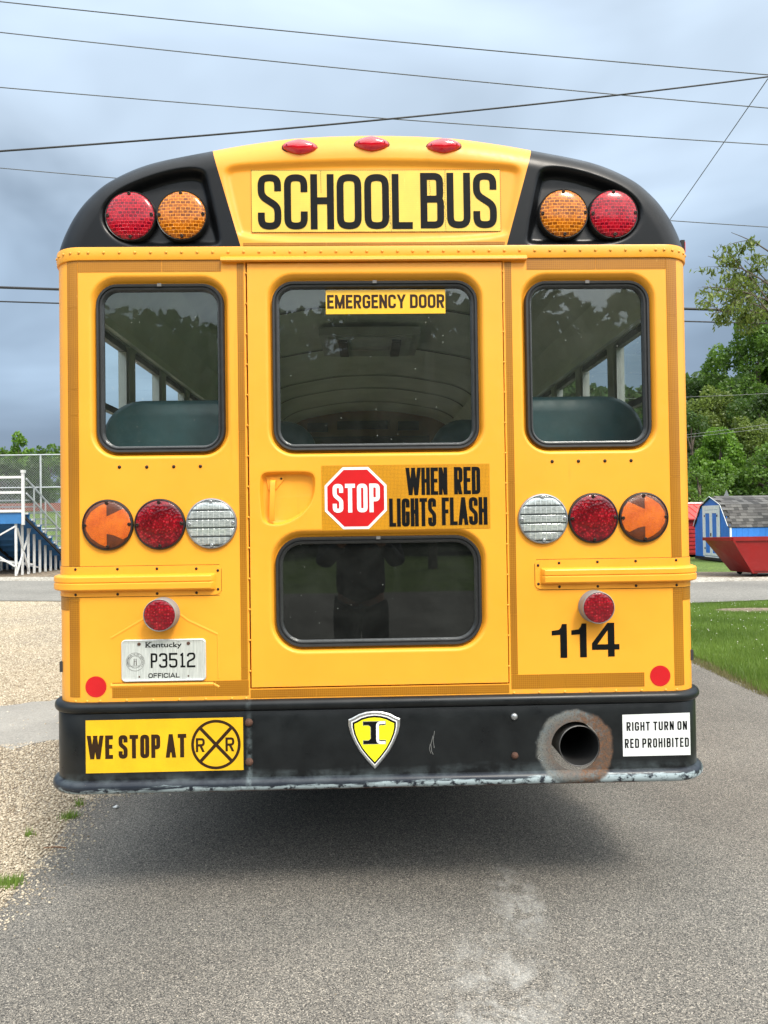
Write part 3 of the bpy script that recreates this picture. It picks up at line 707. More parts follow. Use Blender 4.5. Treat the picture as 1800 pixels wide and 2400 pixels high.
# ---- riveted band and drip rail
obj('rivet_band', sweep(MB(), -SQ-.6, SQ+.6, [(0, 2.517), (.006, 2.517), (.0075, 2.520), (.0075, 2.563), (.006, 2.567), (-.004, 2.569)]), M['yellow'], bus, smooth=40)
mb = MB(); mb.grid([[(x, y, z) for y, z in ((0, 2.528), (-.010, 2.527), (-.020, 2.520), (-.022, 2.509), (-.017, 2.505), (0, 2.510))] for x in (-.592, .592)])
for x in (-.592, .592): mb.add([(x, y, z) for y, z in ((0, 2.528), (-.010, 2.527), (-.020, 2.520), (-.022, 2.509), (-.017, 2.505), (0, 2.510))], [tuple(range(6))])
obj('drip_rail', mb, M['yellow'], bus, smooth=35)
def rivets(name, ss, mat, r=.0055, off=0., h=.003, n=8):
    mb = MB()
    for s, z in ss:
        x, y, nx, ny = plan(s); c = Vector((x+nx*off, y+ny*off, z)); nv = Vector((nx, ny, 0)); sd = Vector((-ny, nx, 0))
        rows = [[c+nv*hh+(sd*math.cos(2*math.pi*k/n)+Vector((0, 0, 1))*math.sin(2*math.pi*k/n))*rr for k in range(n)] for rr, hh in ((r, 0), (r*.8, h*.7), (r*.35, h))]
        mb.grid(rows, close=True); mb.add(rows[-1], [tuple(range(n))])
    return obj(name, mb, mat, bus, smooth=60, kind='stuff')
ss = [(-1.10+.0595*k, 2.545) for k in range(38)]+[(sg*(1.135+.033*k), 2.545) for sg in (-1, 1) for k in range(6)]
rivets('rivets', ss, M['yscrew'], .0062, .0075, .004, 10)
rivets('rivets', [(-.99, 1.720), (-.886, 1.719), (-.783, 1.719), (-.681, 1.719), (.681, 1.721), (.784, 1.721), (.888, 1.721), (.991, 1.721)], M['screw'], .0068, 0, .004, 12)
rivets('rivets', [(s, .826) for s in (-1.165, -1.12, -1.07, -.97, -.87, -.77, -.67, -.57, -.515, .517, .615, .715, .815, .915, 1.015, 1.11, 1.155)], M['yscrew'], .0058, 0, .003)
rivets('rivets', [(sg*.4985, .93+.118*k) for sg in (-1, 1) for k in range(14)], M['yscrew'], .0045, 0, .006)

# ---- rub rails
def rub(sg):
    mb = MB(); pl = [(0, 1.224), (.0025, 1.224), (.003, 1.2245), (.003, 1.2440), (.011, 1.2452), (.024, 1.2500), (.0265, 1.254), (.0265, 1.2735), (.0235, 1.2765), (.0235, 1.2785), (.0265, 1.2815), (.0265, 1.298), (.024, 1.302), (.011, 1.3068), (.003, 1.308), (.003, 1.3385), (.0025, 1.339), (0, 1.339)]
    def prof(k, cut=0): return [(o if o <= .003 else .003+(o-.003)*k, min(max(z, 1.224+cut), 1.339-cut)) for o, z in pl]
    rows = []
    sv = [(.606, 0, .016), (.612, 0, .008), (.627, 0, .0015), (.632, .55, .0015), (.640, .95, .001), (.648, 1, .001), (.70, 1, 0)]+[(s, 1, 0) for s in svals(.9, SEND-.2)]
    for s, k, cut in sv:
        x, y, nx, ny = plan(sg*s); rows.append([(x+nx*o, y+ny*o, z) for o, z in prof(k, cut)])
    mb.grid(rows); mb.add(rows[0], [tuple(range(len(pl)))])
    return obj('rub_rail', mb, M['yellow'], bus, smooth=25)
for sg in (-1, 1): rub(sg)
rivets('rivets', [(sg*s, z) for sg in (-1, 1) for s, z in ((.618, 1.318), (.618, 1.246), (.70, 1.326), (.70, 1.234), (.85, 1.328), (.85, 1.233), (1.0, 1.329), (1.0, 1.233), (1.16, 1.330), (1.16, 1.233))], M['screw'], .0056, .003, .003, 10)
# dark sealant line round the rail plates
for sg in (-1, 1):
    mb = MB()
    for z in (1.2225, 1.3405): sweep(mb, *sorted((sg*.612, sg*(SQ+.3))), [(.0008, z-.0007), (.0008, z+.0007)], caps=False)
    mb.add([(sg*.6045, -.0008, 1.238), (sg*.6058, -.0008, 1.238), (sg*.6058, -.0008, 1.325), (sg*.6045, -.0008, 1.325)], [(0, 1, 2, 3)])
    obj('rail_sealant', mb, M['screw'], bus)
# seams of the body
mb = MB(); sweep(mb, -SQ, SQ, [(.0006, .8045), (.0006, .8085)], caps=False)
obj('bumper_gap', mb, simple('dirty sealant', (.22, .17, .13), .8, 0, .4, 40), bus)

# ---- reflective tape: short strips butted end to end
def tape_h(s0, s1, z0, z1, off=.0012):
    a, b = sorted((s0, s1)); m_ = sweep(MB(), a, b, [(off, z0), (off, z1)], caps=False); obj('reflective_tape', m_, M['tape'], bus)
for sg in (-1, 1):
    tape_h(sg*.594, sg*(.865 if sg > 0 else .820), 2.4725, 2.5165); tape_h(sg*(.867 if sg > 0 else .822), sg*1.142, 2.4725, 2.5165)
    zz = [2.516, 2.29, 1.99, 1.655, 1.3405] if sg > 0 else [2.516, 2.335, 2.02, 1.92, 1.3405]
    for a, b in zip(zz, zz[1:]): tape_h(sg*1.1435, sg*1.19, b+.001, a)
    for a, b in ((1.2215, 1.204), (1.2025, .842)): tape_h(sg*1.146, sg*1.190, b, a)
    tape_h(sg*1.192, sg*1.33, 1.172, 1.2215)
    zi = [2.504, 2.41, 2.155, 1.85, 1.60, 1.23, .94, .897] if sg < 0 else [2.504, 2.20, 2.06, 1.90, 1.64, 1.40, 1.13, .897]
    for a, b in zip(zi, zi[1:]): tape_h(sg*.5075, sg*.533, b+.001, a)
for a, b in ((-1.024, -.632), (-.631, -.5055)): tape_h(a, b, .838, .8955)
for a, b in ((.5075, .612), (.613, .715), (.716, 1.026)): tape_h(a, b, .842, .896)
for a, b in ((-.498, -.247), (-.246, .22), (.221, .498)): tape_h(a, b, .828, .859, .0022)
for a, b in ((-.507, -.186), (-.185, .295), (.296, .509)):
    obj('reflective_tape', MB().add([(a, -.0078, 2.5695), (b, -.0078, 2.5695), (b, -.0078, 2.580), (a, -.0078, 2.580)], [(0, 1, 2, 3)]), M['tape'], bus)
# pressed ridges round the number plate
mb = MB()
def ridge(pts, wd, ht, fn=rear(0)):
    for a, b in zip(pts, pts[1:]):
        a = Vector(a); b = Vector(b); d = (b-a).normalized(); n_ = Vector((-d.y, d.x))*wd/2
        A = [a+n_, b+n_, b-n_, a-n_]
        mb.add([(p.x, -.0002, p.y) for p in A]+[(a.x, -ht, a.y), (b.x, -ht, b.y)], [(0, 1, 5, 4), (2, 3, 4, 5), (0, 4, 3), (1, 2, 5)])
ridge([(-1.028, 1.065), (-.902, 1.137)], .012, .0016); ridge([(-.763, 1.150), (-.735, 1.128), (-.622, 1.073)], .012, .0016); ridge([(-.622, 1.073), (-.620, .905)], .006, .002)
ridge([(-1.03, .884), (-.64, .884)], .02, .004); ridge([(-.64, .884), (-.618, .872)], .014, .003)
obj('pressed_ridge', mb, M['yellow'], bus, smooth=20)

# ---- windows
def gasket(win, y, parent, gmat):
    x0, x1, z0, z1, r = win; mb = MB(); rows = []
    for d, yy in ((0, .004), (-.001, -.010), (-.005, -.0145), (-.012, -.0135), (-.0145, -.008), (-.0165, -.008), (-.0185, -.011), (-.023, -.010), (-.0255, -.003), (-.0285, .003), (-.0285, .012)):
        rows.append([(x, y+yy, z) for x, z in offset_loop(x0, x1, z0, z1, r, d)])
    mb.grid(rows, close=True); f = obj('window_frame', mb, M['rubber'], parent, smooth=40)
    mb = MB(); mb.poly([offset_loop(x0, x1, z0, z1, r, -.026)], rear(y+.006)); obj('window_pane', mb, gmat, f)
    j = MB(); cx = (x0+x1)/2; j.box(cx-.008, cx+.008, y-.0165, y-.0135, z1-.0125, z1-.001); obj('gasket_joint', j, M['grey_plastic'], f)
    return f
gasket(WINS['L'], .020, bus, M['glass']); gasket(WINS['R'], .020, bus, M['glass'])
# ---- emergency door
DX0, DX1, DZ0, DZ1 = -.4935, .4955, .868, 2.5025
door = MB()
oD = recess(door, WINS['D'], -.003); oB = recess(door, WINS['B'], -.003)
HR = [(-.452, 1.512), (-.436, 1.492), (-.405, 1.484), (-.37, 1.486), (-.325, 1.503), (-.284, 1.531), (-.255, 1.568), (-.240, 1.61), (-.236, 1.655), (-.240, 1.682), (-.258, 1.695), (-.30, 1.698), (-.42, 1.698), (-.446, 1.692), (-.457, 1.672), (-.458, 1.60)]
hr = chaikin(HR); hc = hr.mean(0)
loops = [[tuple(hc+(p-hc)*k) for p in hr] for k in (1.03, 1, .965, .885, .85)]
door.grid([[(x, yy, z) for x, z in l] for l, yy in zip(loops, (-.003, -.003, -.0015, .023, .026))], close=True)
door.poly([loops[-1]], rear(.026))
door.poly([[(DX0, DZ0), (DX1, DZ0), (DX1, DZ1), (DX0, DZ1)], oD, oB, loops[0]], rear(-.003))
door.grid([[(x, yy, z) for x, z in ((DX0, DZ0), (DX1, DZ0), (DX1, DZ1), (DX0, DZ1))] for yy in (-.003, .02)], close=True)
dr = obj('emergency_door', door, M['yellow'], bus, smooth=40)
for k, gm in (('D', M['glass']), ('B', M['glass_dark'])):
    gasket(WINS[k], .017, dr, gm)
# dark sheet standing in for the dark interior behind the lower pane
obj('dark_backing', MB().box(-.45, .45, .06, .07, .9, 1.7), M['chassis'], dr)
mb = MB()
hz = [(1.66, .000), (1.663, -.018), (1.655, -.027), (1.64, -.030), (1.56, -.030), (1.515, -.026), (1.503, -.022), (1.503, -.013), (1.515, -.017), (1.56, -.021), (1.64, -.021), (1.648, -.018), (1.650, .0)]
x_of = lambda z: -.4035-(1.66-z)*.038
for s_ in (1,):
    rows = [[(x_of(z)+dx, y+.024, z) for z, y in hz] for dx in (-.0095, -.008, .008, .0095)]
    mb.grid(rows); mb.add(rows[0], [tuple(range(len(hz)))]); mb.add(rows[-1], [tuple(range(len(hz)))[::-1]])
hd = obj('door_handle', mb, M['yellow'], dr, smooth=30)
mb = MB(); mb.poly([[(-.432, 1.675), (-.425, 1.627), (-.408, 1.622), (-.392, 1.630), (-.362, 1.668), (-.368, 1.677)]], rear(.0215)); pl_ = [(-.432, 1.675), (-.425, 1.627), (-.408, 1.622), (-.392, 1.630), (-.362, 1.668), (-.368, 1.677)]
mb.grid([[(x, yy, z) for x, z in pl_] for yy in (.0215, .027)], close=True); obj('handle_plate', mb, M['yellow'], hd)
mb = MB(); mb.lathe([(.0045, 0), (.004, -.002), (0, -.002)], (-.374, .0215, 1.669), 10); obj('screw', mb, M['screw'], hd)

# ---- signs and lettering on the bus
def sheet(name, x0, x1, z0, z1, y, mat, parent=bus, label=None, skew=0):
    return obj(name, MB().add([(x0, y, z0), (x1, y, z0+skew), (x1, y, z1+skew), (x0, y, z1)], [(0, 1, 2, 3)]), mat, parent, label=label)
def words(parent, items, y, mat, name='lettering'):
    mb = MB()
    for it in items: text(mb, *it[:6], rear(y), **(it[6] if len(it) > 6 else {}))
    return obj(name, mb, mat, parent, fixn=False)
sb = sheet('school_bus_sign', -.4745, .497, 2.6265, 2.8690, .0065, M['sb_sign'])
# dashed edge and cracked joints of the old sheet
mb = MB(); rnd.seed(3)
def dash(a, b, wd=.0018, on=.006, off_=.003, jit=0):
    a = Vector(a); b = Vector(b); d = (b-a); Ln = d.length; d /= Ln; n_ = Vector((-d.y, d.x)); p = 0
    while p < Ln:
        q = min(p+on, Ln); o_ = n_*(rnd.uniform(-1, 1)*jit); A, B = a+d*p+o_, a+d*q+o_
        mb.add([(v.x, .0058, v.y) for v in (A+n_*wd/2, B+n_*wd/2, B-n_*wd/2, A-n_*wd/2)], [(0, 1, 2, 3)]); p = q+off_
dash((-.4745, 2.869), (.497, 2.869)); dash((-.4745, 2.6265), (.497, 2.6265)); dash((-.4745, 2.6265), (-.4745, 2.869)); dash((.497, 2.6265), (.497, 2.869))
dash((-.204, 2.78), (-.205, 2.869)); dash((.068, 2.627), (.064, 2.869), .001, .01, .004); dash((.279, 2.74), (.281, 2.869), .002); dash((.283, 2.627), (.279, 2.74), .0014, .006, .002, .003); dash((.222, 2.765), (.219, 2.83), .0016, .005, .003, .002)
dash((.268, 2.75), (.278, 2.83), .0014, .006, .003, .004); dash((.06, 2.69), (.066, 2.64), .0018, .004, .002, .004)
obj('sheet_cracks', mb, M['brown_print'], sb, fixn=False, kind='stuff')
words(sb, [('SCHOOL', -.450, .152, 2.637, 2.853, .0268, dict(gap=.42, wid=dict(S=1.02, C=1.02, H=1.02, O=1.08, L=.90))), ('BUS', .183, .482, 2.639, 2.857, .0268, dict(gap=.42))], .0052, M['black_print'])
es = sheet('emergency_door_sign', -.192, .276, 2.3095, 2.404, .0215, M['em_sign'], dr)
words(es, [('EMERGENCY DOOR', -.187, .2725, 2.331, 2.385, .0098, dict(gap=.42, space=.55))], .0208, M['brown_print'])
ss_ = sheet('stop_when_red_sign', -.2165, .4345, 1.4645, 1.7150, -.0042, M['stop_sheet'], dr)
def ngon(mb, c, r, n, a0, y): mb.add([(c[0]+r*math.cos(a0+2*math.pi*k/n), y, c[1]+r*math.sin(a0+2*math.pi*k/n)) for k in range(n)], [tuple(range(n))]); return mb
oc = (-.085, 1.5885); ro = .1195/math.cos(math.pi/8)
obj('octagon', ngon(MB(), oc, ro, 8, math.pi/8, -.0050), M['white_print'], ss_)
obj('octagon', ngon(MB(), oc, ro*.915, 8, math.pi/8, -.0056), M['red_sheet'], ss_)
words(ss_, [('STOP', -.174, .008, 1.533, 1.644, .0158, dict(gap=.45))], -.0062, M['white_print'])
words(ss_, [('WHEN', .110, .270, 1.597, 1.703, .0142, dict(gap=.2, wid=dict(W=1.7))), ('RED', .296, .398, 1.598, 1.704, .0146, dict(gap=.25)),
            ('LIGHTS', .043, .225, 1.476, 1.585, .0146, dict(gap=.25)), ('FLASH', .247, .424, 1.479, 1.586, .0146, dict(gap=.25))], -.0050, M['black_print'])
# fleet number 114 (heavy grotesque numerals)
def one(x, z, h, t):
    return [(x+.62*t, z), (x+1.62*t, z), (x+1.62*t, z+h), (x+.92*t, z+h), (x+.75*t, z+h*.90), (x+.45*t, z+h*.83), (x-.62*t, z+h*.80), (x-.62*t, z+h*.665), (x+.62*t, z+h*.68)]
mb = MB(); h_, t_ = .131, .0265
mb.poly([one(.6835, .9585, h_, t_)], rear(-.0012)); mb.poly([one(.7600, .9590, h_, t_)], rear(-.0012))
X, Z = .8235, .9600
mb.poly([[(X, Z+.027), (X+.0625, Z+.027), (X+.0625, Z), (X+.0885, Z), (X+.0885, Z+.027), (X+.1075, Z+.027), (X+.1075, Z+.048), (X+.0885, Z+.048), (X+.0885, Z+h_), (X+.062, Z+h_), (X, Z+.052)], [(X+.0625, Z+.048), (X+.0625, Z+.102), (X+.0215, Z+.048)][::-1]], rear(-.0012))
obj('fleet_number', mb, M['black_print'], bus)
# ---- number plate
pp = MB(); o_ = rrect(-.9875, -.6665, .8985, 1.0585, .016); i_ = rrect(-.9845, -.6695, .9015, 1.0555, .014); i2_ = rrect(-.981, -.673, .905, 1.052, .011)
pp.grid([[(x, y, z) for x, z in l] for l, y in ((o_, -.001), (o_, -.006), (i_, -.0078), (i2_, -.0060))], close=True); pp.poly([i2_], rear(-.0060))
plt = obj('number_plate', pp, M['plate'], bus, smooth=30)
words(plt, [('P3512', -.876, -.7065, .950, 1.006, .0072, dict(gap=.85, wid={'P': .8}))], -.0066, M['black_print'], 'plate_number')
mb = MB(); text(mb, 'OFFICIAL', -.885, -.7665, .912, .930, .0033, rear(-.0066), gap=.75)
cv = bpy.data.curves.new('state_name', 'FONT'); cv.body = 'Kentucky'; cv.size = .0285; cv.offset = .00045; cv.resolution_u = 3
tmp = bpy.data.objects.new('state_name', cv); COL.objects.link(tmp); bpy.context.view_layer.update()
tm = bpy.data.meshes.new_from_object(tmp.evaluated_get(bpy.context.evaluated_depsgraph_get()))
xs = [v.co.x for v in tm.vertices]; kx = .137/(max(xs)-min(xs))
for v in tm.vertices: v.co = Vector((-.895+(v.co.x-min(xs))*kx, -.0066, 1.0285+v.co.y*.93))
tm.materials.clear(); tm.materials.append(M['black_print']); bpy.data.objects.remove(tmp); bpy.data.curves.remove(cv)
# slab serifs on the tall strokes
for sx, zz in ((-.895, 1.0285), (-.895, 1.0475), (-.883, 1.0285), (-.879, 1.0475), (-.857, 1.0285), (-.785, 1.0285), (-.7735, 1.0465)):
    mb.add([(sx-.0015, -.0067, zz), (sx+.008, -.0067, zz), (sx+.008, -.0067, zz+.0017), (sx-.0015, -.0067, zz+.0017)], [(0, 1, 2, 3)])
obj('plate_words', mb, M['black_print'], plt, fixn=False)
obj('state_name', tm, None, plt)
mb = MB(); sc_ = (-.9345, .9745)
def circ(mb, c, r, wd, y, n=40): stroke(mb, [Vector((c[0]+r*math.cos(2*math.pi*k/n), c[1]+r*math.sin(2*math.pi*k/n))) for k in range(n)], wd, rear(y), closed=True)
circ(mb, sc_, .0345, .0011, -.0066); circ(mb, sc_, .0235, .0010, -.0066); circ(mb, sc_, .0220, .0004, -.0066)
ring_txt = 'COMMONWEALTH OF KENTUCKY'
for i, ch in enumerate(ring_txt):
    if ch == ' ': continue
    a = R(215-i*250/(len(ring_txt)-1)); sub = MB(); text(sub, ch, -.0022, .0022, -.0030, .0030, .0010, lambda x, z, l=0: (x, -.0066, z))
    ca, sa = math.cos(a-math.pi/2), math.sin(a-math.pi/2); cx, cz = sc_[0]+.0290*math.cos(a), sc_[1]+.0290*math.sin(a)
    mb.add([(cx+x*ca-z*sa, y, cz+x*sa+z*ca) for x, y, z in sub.v], sub.f)
for dx in (-.0045, .0045):                 # two standing figures
    stroke(mb, [Vector((sc_[0]+dx, sc_[1]-.013)), Vector((sc_[0]+dx*.8, sc_[1]+.006))], .0035, rear(-.0066)); circ(mb, (sc_[0]+dx*.8, sc_[1]+.0095), .0018, .0012, -.0066, 10)
stroke(mb, [Vector((sc_[0]-.003, sc_[1]+.002)), Vector((sc_[0]+.003, sc_[1]+.002))], .0014, rear(-.0067))
stroke(mb, [Vector((sc_[0]-.015, sc_[1]-.0155)), Vector((sc_[0]+.015, sc_[1]-.0155))], .0012, rear(-.0066))
obj('state_seal', mb, M['grey_plastic'], plt, fixn=False)
mb = MB()
for x, z in ((-.9197, 1.0415), (-.7325, 1.0415)): mb.lathe([(.0068, 0), (.0062, -.0025), (0, -.003)], (x, -.006, z), 12)
for x, z in ((-.9195, .917), (-.7335, .917)): mb.lathe([(.0036, 0), (.003, -.001), (0, -.001)], (x, -.006, z), 10)
obj('plate_bolt', mb, M['rust'], plt)

# ---- lamps
def screw_mesh(mat):
    mb = MB(); mb.lathe([(.0068, .003), (.0066, -.0022), (.0045, -.0032), (.003, -.001), (0, -.001)], n=10); return mesh('screw', mb, mat, 50)
SCR = screw_mesh(M['screw']); SCRc = screw_mesh(M['steel'])
def ring_mesh(mat, r=.0975):
    mb = MB(); mb.lathe([(r-.006, .012), (r, .010), (r+.0005, -.006), (r-.002, -.0115), (r-.0055, -.0125), (r-.007, -.009)], n=56); return mesh('lamp', mb, mat, 40)
BASE = ring_mesh(M['black']); BASEc = ring_mesh(M['steel'])
DEEP = MB().lathe([(.098, .035), (.1005, .028), (.0985, -.004), (.0955, -.0105), (.092, -.0085)], n=56); DEEP = mesh('lamp', DEEP, M['black'], 40)
def dome(mat, r=.0915, h=.010, y0=-.0085):
    mb = MB(); prof = [(r*math.cos(a), y0-h*math.sin(a)) for a in [math.pi/2*k/14 for k in range(15)]]; prof[-1] = (.0002, y0-h); mb.lathe(prof, n=56); return mesh('lens', mb, mat, 60)
LENS = {k: dome(M[k]) for k in ('lens_red', 'lens_brown', 'lens_clear')}
LENS['lens_red_grid'] = dome(M['lens_red_grid'], .0925, .019, -.0075); LENS['lens_amber_grid'] = dome(M['lens_amber_grid'], .0925, .019, -.0075)
def lamp(name, x, z, y, base, lens, scr=SCR, label=None, sr=.0835):
    p = obj(name, base, None, bus, loc=(x, y, z), label=label); obj('lens', LENS[lens], None, p)
    for a in (0, 90, 180, 270):
        dd = .0115 if base is not DEEP else .0148
        obj('screw', scr, None, p, loc=(sr*math.cos(R(a+1)), -dd-.0022, sr*math.sin(R(a+1))))
    return p
for sg in (-1, 1):
    side = 'left' if sg < 0 else 'right'
    lamp('warning_lamp', sg*.939, 2.688, .004, DEEP, 'lens_red_grid', label='red flashing warning lamp, upper outer')
    lamp('warning_lamp', sg*.742, 2.690, .004, DEEP, 'lens_amber_grid', label='amber flashing warning lamp, upper inner')
    ob = lamp('turn_signal', sg*1.0345, 1.4985, 0, BASE, 'lens_brown', label='orange turn signal with arrow')
    lamp('stop_lamp', sg*.8365, 1.4985, 0, BASE, 'lens_red', label='deep red stop lamp')
    lamp('reversing_lamp', sg*.6395, 1.4985, 0, BASEc, 'lens_clear', scr=SCRc, label='clear reversing lamp')
    # arrow, bent to the dome just above the lens
    A = [(-.082, 0), (-.078, .022), (-.060, .050), (-.030, .072), (-.001, .085), (.0, .032), (.030, .046), (.062, .062), (.080, .040), (.0885, .010), (.087, -.02), (.076, -.046), (.060, -.056), (.028, -.040), (.0, -.034), (-.001, -.085), (-.030, -.072), (-.060, -.050), (-.078, -.022)]
    bm = bmesh.new(); fv = [bm.verts.new((a*-sg, 0, b)) for a, b in A]; bm.faces.new(fv); bmesh.ops.triangulate(bm, faces=bm.faces)
    for _ in range(3): bmesh.ops.subdivide_edges(bm, edges=[e_ for e_ in bm.edges if e_.calc_length() > .012], cuts=1, use_grid_fill=False); bmesh.ops.triangulate(bm, faces=bm.faces)
    for v in bm.verts:
        rr_ = min(1, math.hypot(v.co.x, v.co.z)/.0915); v.co.y = -.0085-.010*math.sqrt(max(0, 1-rr_*rr_))-.0006
    me = bpy.data.meshes.new('arrow'); bm.to_mesh(me); bm.free(); me.materials.append(M['lens_orange']); me.shade_smooth(); obj('arrow', me, None, ob)
# small round lamps standing off the wall
hb_ = MB(); hb_.lathe([(.0635, .0), (.0635, -.006), (.0615, -.010), (.0605, -.040), (.0615, -.054), (.0592, -.0565), (.0578, -.050)], n=44); hb_ = mesh('lamp', hb_, simple('grey primer housing', (.26, .25, .24), .5), 40)
lb_ = MB(); lb_.lathe([(.0575*math.cos(a), -.053-.006*math.sin(a)) for a in [math.pi/2*k/10 for k in range(11)]], n=44); lb_ = mesh('lens', lb_, M['lens_red_dots'], 60)
for sg in (-1, 1):
    p = obj('tail_lamp', hb_, None, bus, loc=(sg*(.828 if sg < 0 else .836)-0, 0, 1.156), label='small red tail lamp on grey housing'); obj('lens', lb_, None, p)
# clearance lamps on the cap
cl_ = MB(); rows = []
for k in range(9):
    a = math.pi/2*k/8; rows.append([(.066*math.cos(a)*math.cos(u)*1, -.003-.022*math.sin(a), .031*math.cos(a)*math.sin(u)*(1-.22*abs(math.cos(u)))) for u in [2*math.pi*j/36 for j in range(36)]])
cl_.grid(rows, close=True); cl_ = mesh('lens', cl_, M['lens_marker'], 60)
cb_ = MB(); cb_.grid([[(k_*math.cos(u), yy, .034*k_/.069*math.sin(u)*(1-.2*abs(math.cos(u)))) for u in [2*math.pi*j/36 for j in range(36)]] for k_, yy in ((.072, .012), (.070, -.002), (.064, -.003))], close=True); cb_ = mesh('lamp', cb_, M['screw'], 40)
for x, z, rt in ((-.284, 2.954, 1.5), (-.004, 2.966, 0), (.277, 2.958, -1.5)):
    yy = float(cap_y(np.array([[x, z]]))[0])
    p = obj('clearance_lamp', cb_, None, bus, loc=(x, yy, z)); p.rotation_euler = (R(-4), R(rt), 0); obj('lens', cl_, None, p)
    for dx in (-.049, .049):
        obj('screw', SCR, None, p, loc=(dx, -.016, 0)).scale = (.55, .9, .55)
p = obj('side_marker_lamp', MB().box(0, .016, -.05, .05, -.022, .022), M['lens_marker'], bus, loc=(W+.002, .16, 2.60)); obj('lamp_base', MB().box(-.006, .010, -.058, .058, -.030, .026), M['chassis'], p)
p = obj('side_marker_lamp', MB().box(-.02, 0, -.06, .06, -.028, .028), M['lens_marker'], bus, loc=(-W-.002, .26, .90)); obj('lamp_base', MB().box(-.014, .004, -.07, .07, -.04, .04), M['black'], p)
for x in (-1.086, 1.0885):
    o = obj('red_reflector', ngon(MB(), (x, .8815), .0400, 40, 0, -.0012), M['dot_red'], bus)

# ---- bumper
bmp_ = MB()
up = [(-.004, .800), (-.004, .821), (.004, .8235)]+[(.006+.0215*math.cos(a), .8015+.0215*math.sin(a)) for a in [R(80-20*k) for k in range(9)]]+[(.0125, .776)]
lo_ = [(.0125, .529)]+[(.009+.0265*math.cos(a), .5035+.0255*math.sin(a)) for a in [R(70-18*k) for k in range(10)]]+[(-.03, .479), (-.03, .512)]
be = SQ+.55
sweep(bmp_, -be, be, up, caps=False); sweep(bmp_, -be, be, lo_, caps=False)
hole = [(.749+.0945*math.cos(2*math.pi*k/48), .620+.0945*math.sin(2*math.pi*k/48)) for k in range(48)]
bmp_.poly([[(-FL, .529), (FL, .529), (FL, .776), (-FL, .776)], hole], rear(-.0125))
sweep(bmp_, -be, -FL, [(.0125, .529), (.0125, .776)], caps=False); sweep(bmp_, FL, be, [(.0125, .529), (.0125, .776)], caps=False)
bmp_.grid([[(x, y, z) for x, z in hole] for y in (-.0125, -.0065)], close=True)
bp = obj('bumper', bmp_, M['bumper'], bus, smooth=45)
ws = sheet('railroad_sign', -1.1215, -.5265, .5575, .7575, -.0135, M['we_sheet'], bp)
words(ws, [('WE STOP AT', -1.1155, -.742, .6105, .6995, .0152, dict(gap=.5, space=.62, wid=dict(W=1.75)))], -.0141, M['brown_print'])
mb = MB(); c_ = Vector((-.630, .6565)); circ(mb, c_, .0885, .0105, -.0141, 64)
for s_ in (1, -1):
    a = Vector((math.cos(R(47)), s_*math.sin(R(47))))*.0845
    stroke(mb, [c_-a, c_+a], .0125, rear(-.0142), layer=s_+1)
obj('crossbuck', mb, M['brown_print'], ws, fixn=False)
words(ws, [('R', -.706, -.672, .629, .682, .0088), ('R', -.594, -.560, .6295, .6825, .0088)], -.0141, M['brown_print'])
ts = sheet('right_turn_sign', .9325, 1.196, .577, .737, -.0135, M['white_sheet'], bp)
ts.data.vertices[2].co.z += .003
words(ts, [('RIGHT TURN ON', .948, 1.184, .6745, .7085, .0056, dict(gap=.95, space=.85)), ('RED PROHIBITED', .940, 1.190, .6085, .6445, .0056, dict(gap=.95, space=.8))], -.0141, M['black_print'])
def shield(k, y, cx=-.026, cz=.672):
    pts = []
    H = [(0, .094), (.030, .0915), (.060, .083), (.084, .070), (.099, .064), (.0985, .040), (.092, .012), (.078, -.022), (.058, -.058), (.030, -.094), (0, -.127)]
    pts = H+[(-x, z) for x, z in H[-2:0:-1]]
    return [(cx+x*k, cz+(z+.005)*k) for x, z in pts]
em = MB(); a_, b_, c2_ = shield(1, 0), shield(.96, 0), shield(.90, 0)
em.grid([[(x, y, z) for x, z in l] for l, y in ((a_, -.0125), (a_, -.0155), (b_, -.0185), (c2_, -.0180))], close=True); em.poly([c2_], rear(-.0180))
eb = obj('shield_emblem', em, M['silver'], bus, smooth=30)
mb = MB(); mb.poly([shield(.885, 0)], rear(-.0184)); obj('emblem_line', mb, M['white_print'], eb)
mb = MB(); mb.poly([shield(.84, 0)], rear(-.0188)); obj('emblem_ground', mb, M['black_print'], eb)
mb = MB(); mb.poly([shield(.765, 0)], rear(-.0192)); obj('emblem_field', mb, M['lemon'], eb)
def letter_I(g, y, mat, nm):
    cx, cz = -.026, .690; pts = [(-.042-g, .042+g), (.042+g, .042+g), (.042+g, .030-g), (.022, .030-g), (.013+g, .022), (.013+g, -.022), (.022, -.030+g), (.042+g, -.030+g), (.042+g, -.042-g), (-.042-g, -.042-g), (-.042-g, -.030+g), (-.022, -.030+g), (-.013-g, -.022), (-.013-g, .022), (-.022, .030-g), (-.042-g, .030-g)]
    mb = MB(); mb.poly([[(cx+x, cz+z) for x, z in pts]], rear(y)); obj(nm, mb, mat, eb)
letter_I(.0022, -.0196, M['silver'], 'emblem_letter_edge'); letter_I(0, -.0200, M['black_print'], 'emblem_letter')
mb = MB(); stroke(mb, fillet([(Vector((.016, .728)), 0), (Vector((-.014, .728)), .014), (Vector((-.014, .652)), .014), (Vector((.016, .652)), 0)]), .0105, rear(-.0204)); obj('emblem_inlay', mb, M['white_print'], eb, fixn=False)
mb = MB(); rnd.seed(9)
for pts in ([(.205, .690), (.199, .655), (.203, .625)], [(.199, .672), (.190, .640), (.193, .612), (.199, .600)], [(.188, .641), (.184, .622), (.190, .604)], [(.62, .566), (.602, .578), (.612, .592)]):
    stroke(mb, [Vector(p) for p in pts], .0016, rear(-.0130))
obj('scratches', mb, M['silver'], bp, fixn=False, kind='stuff')
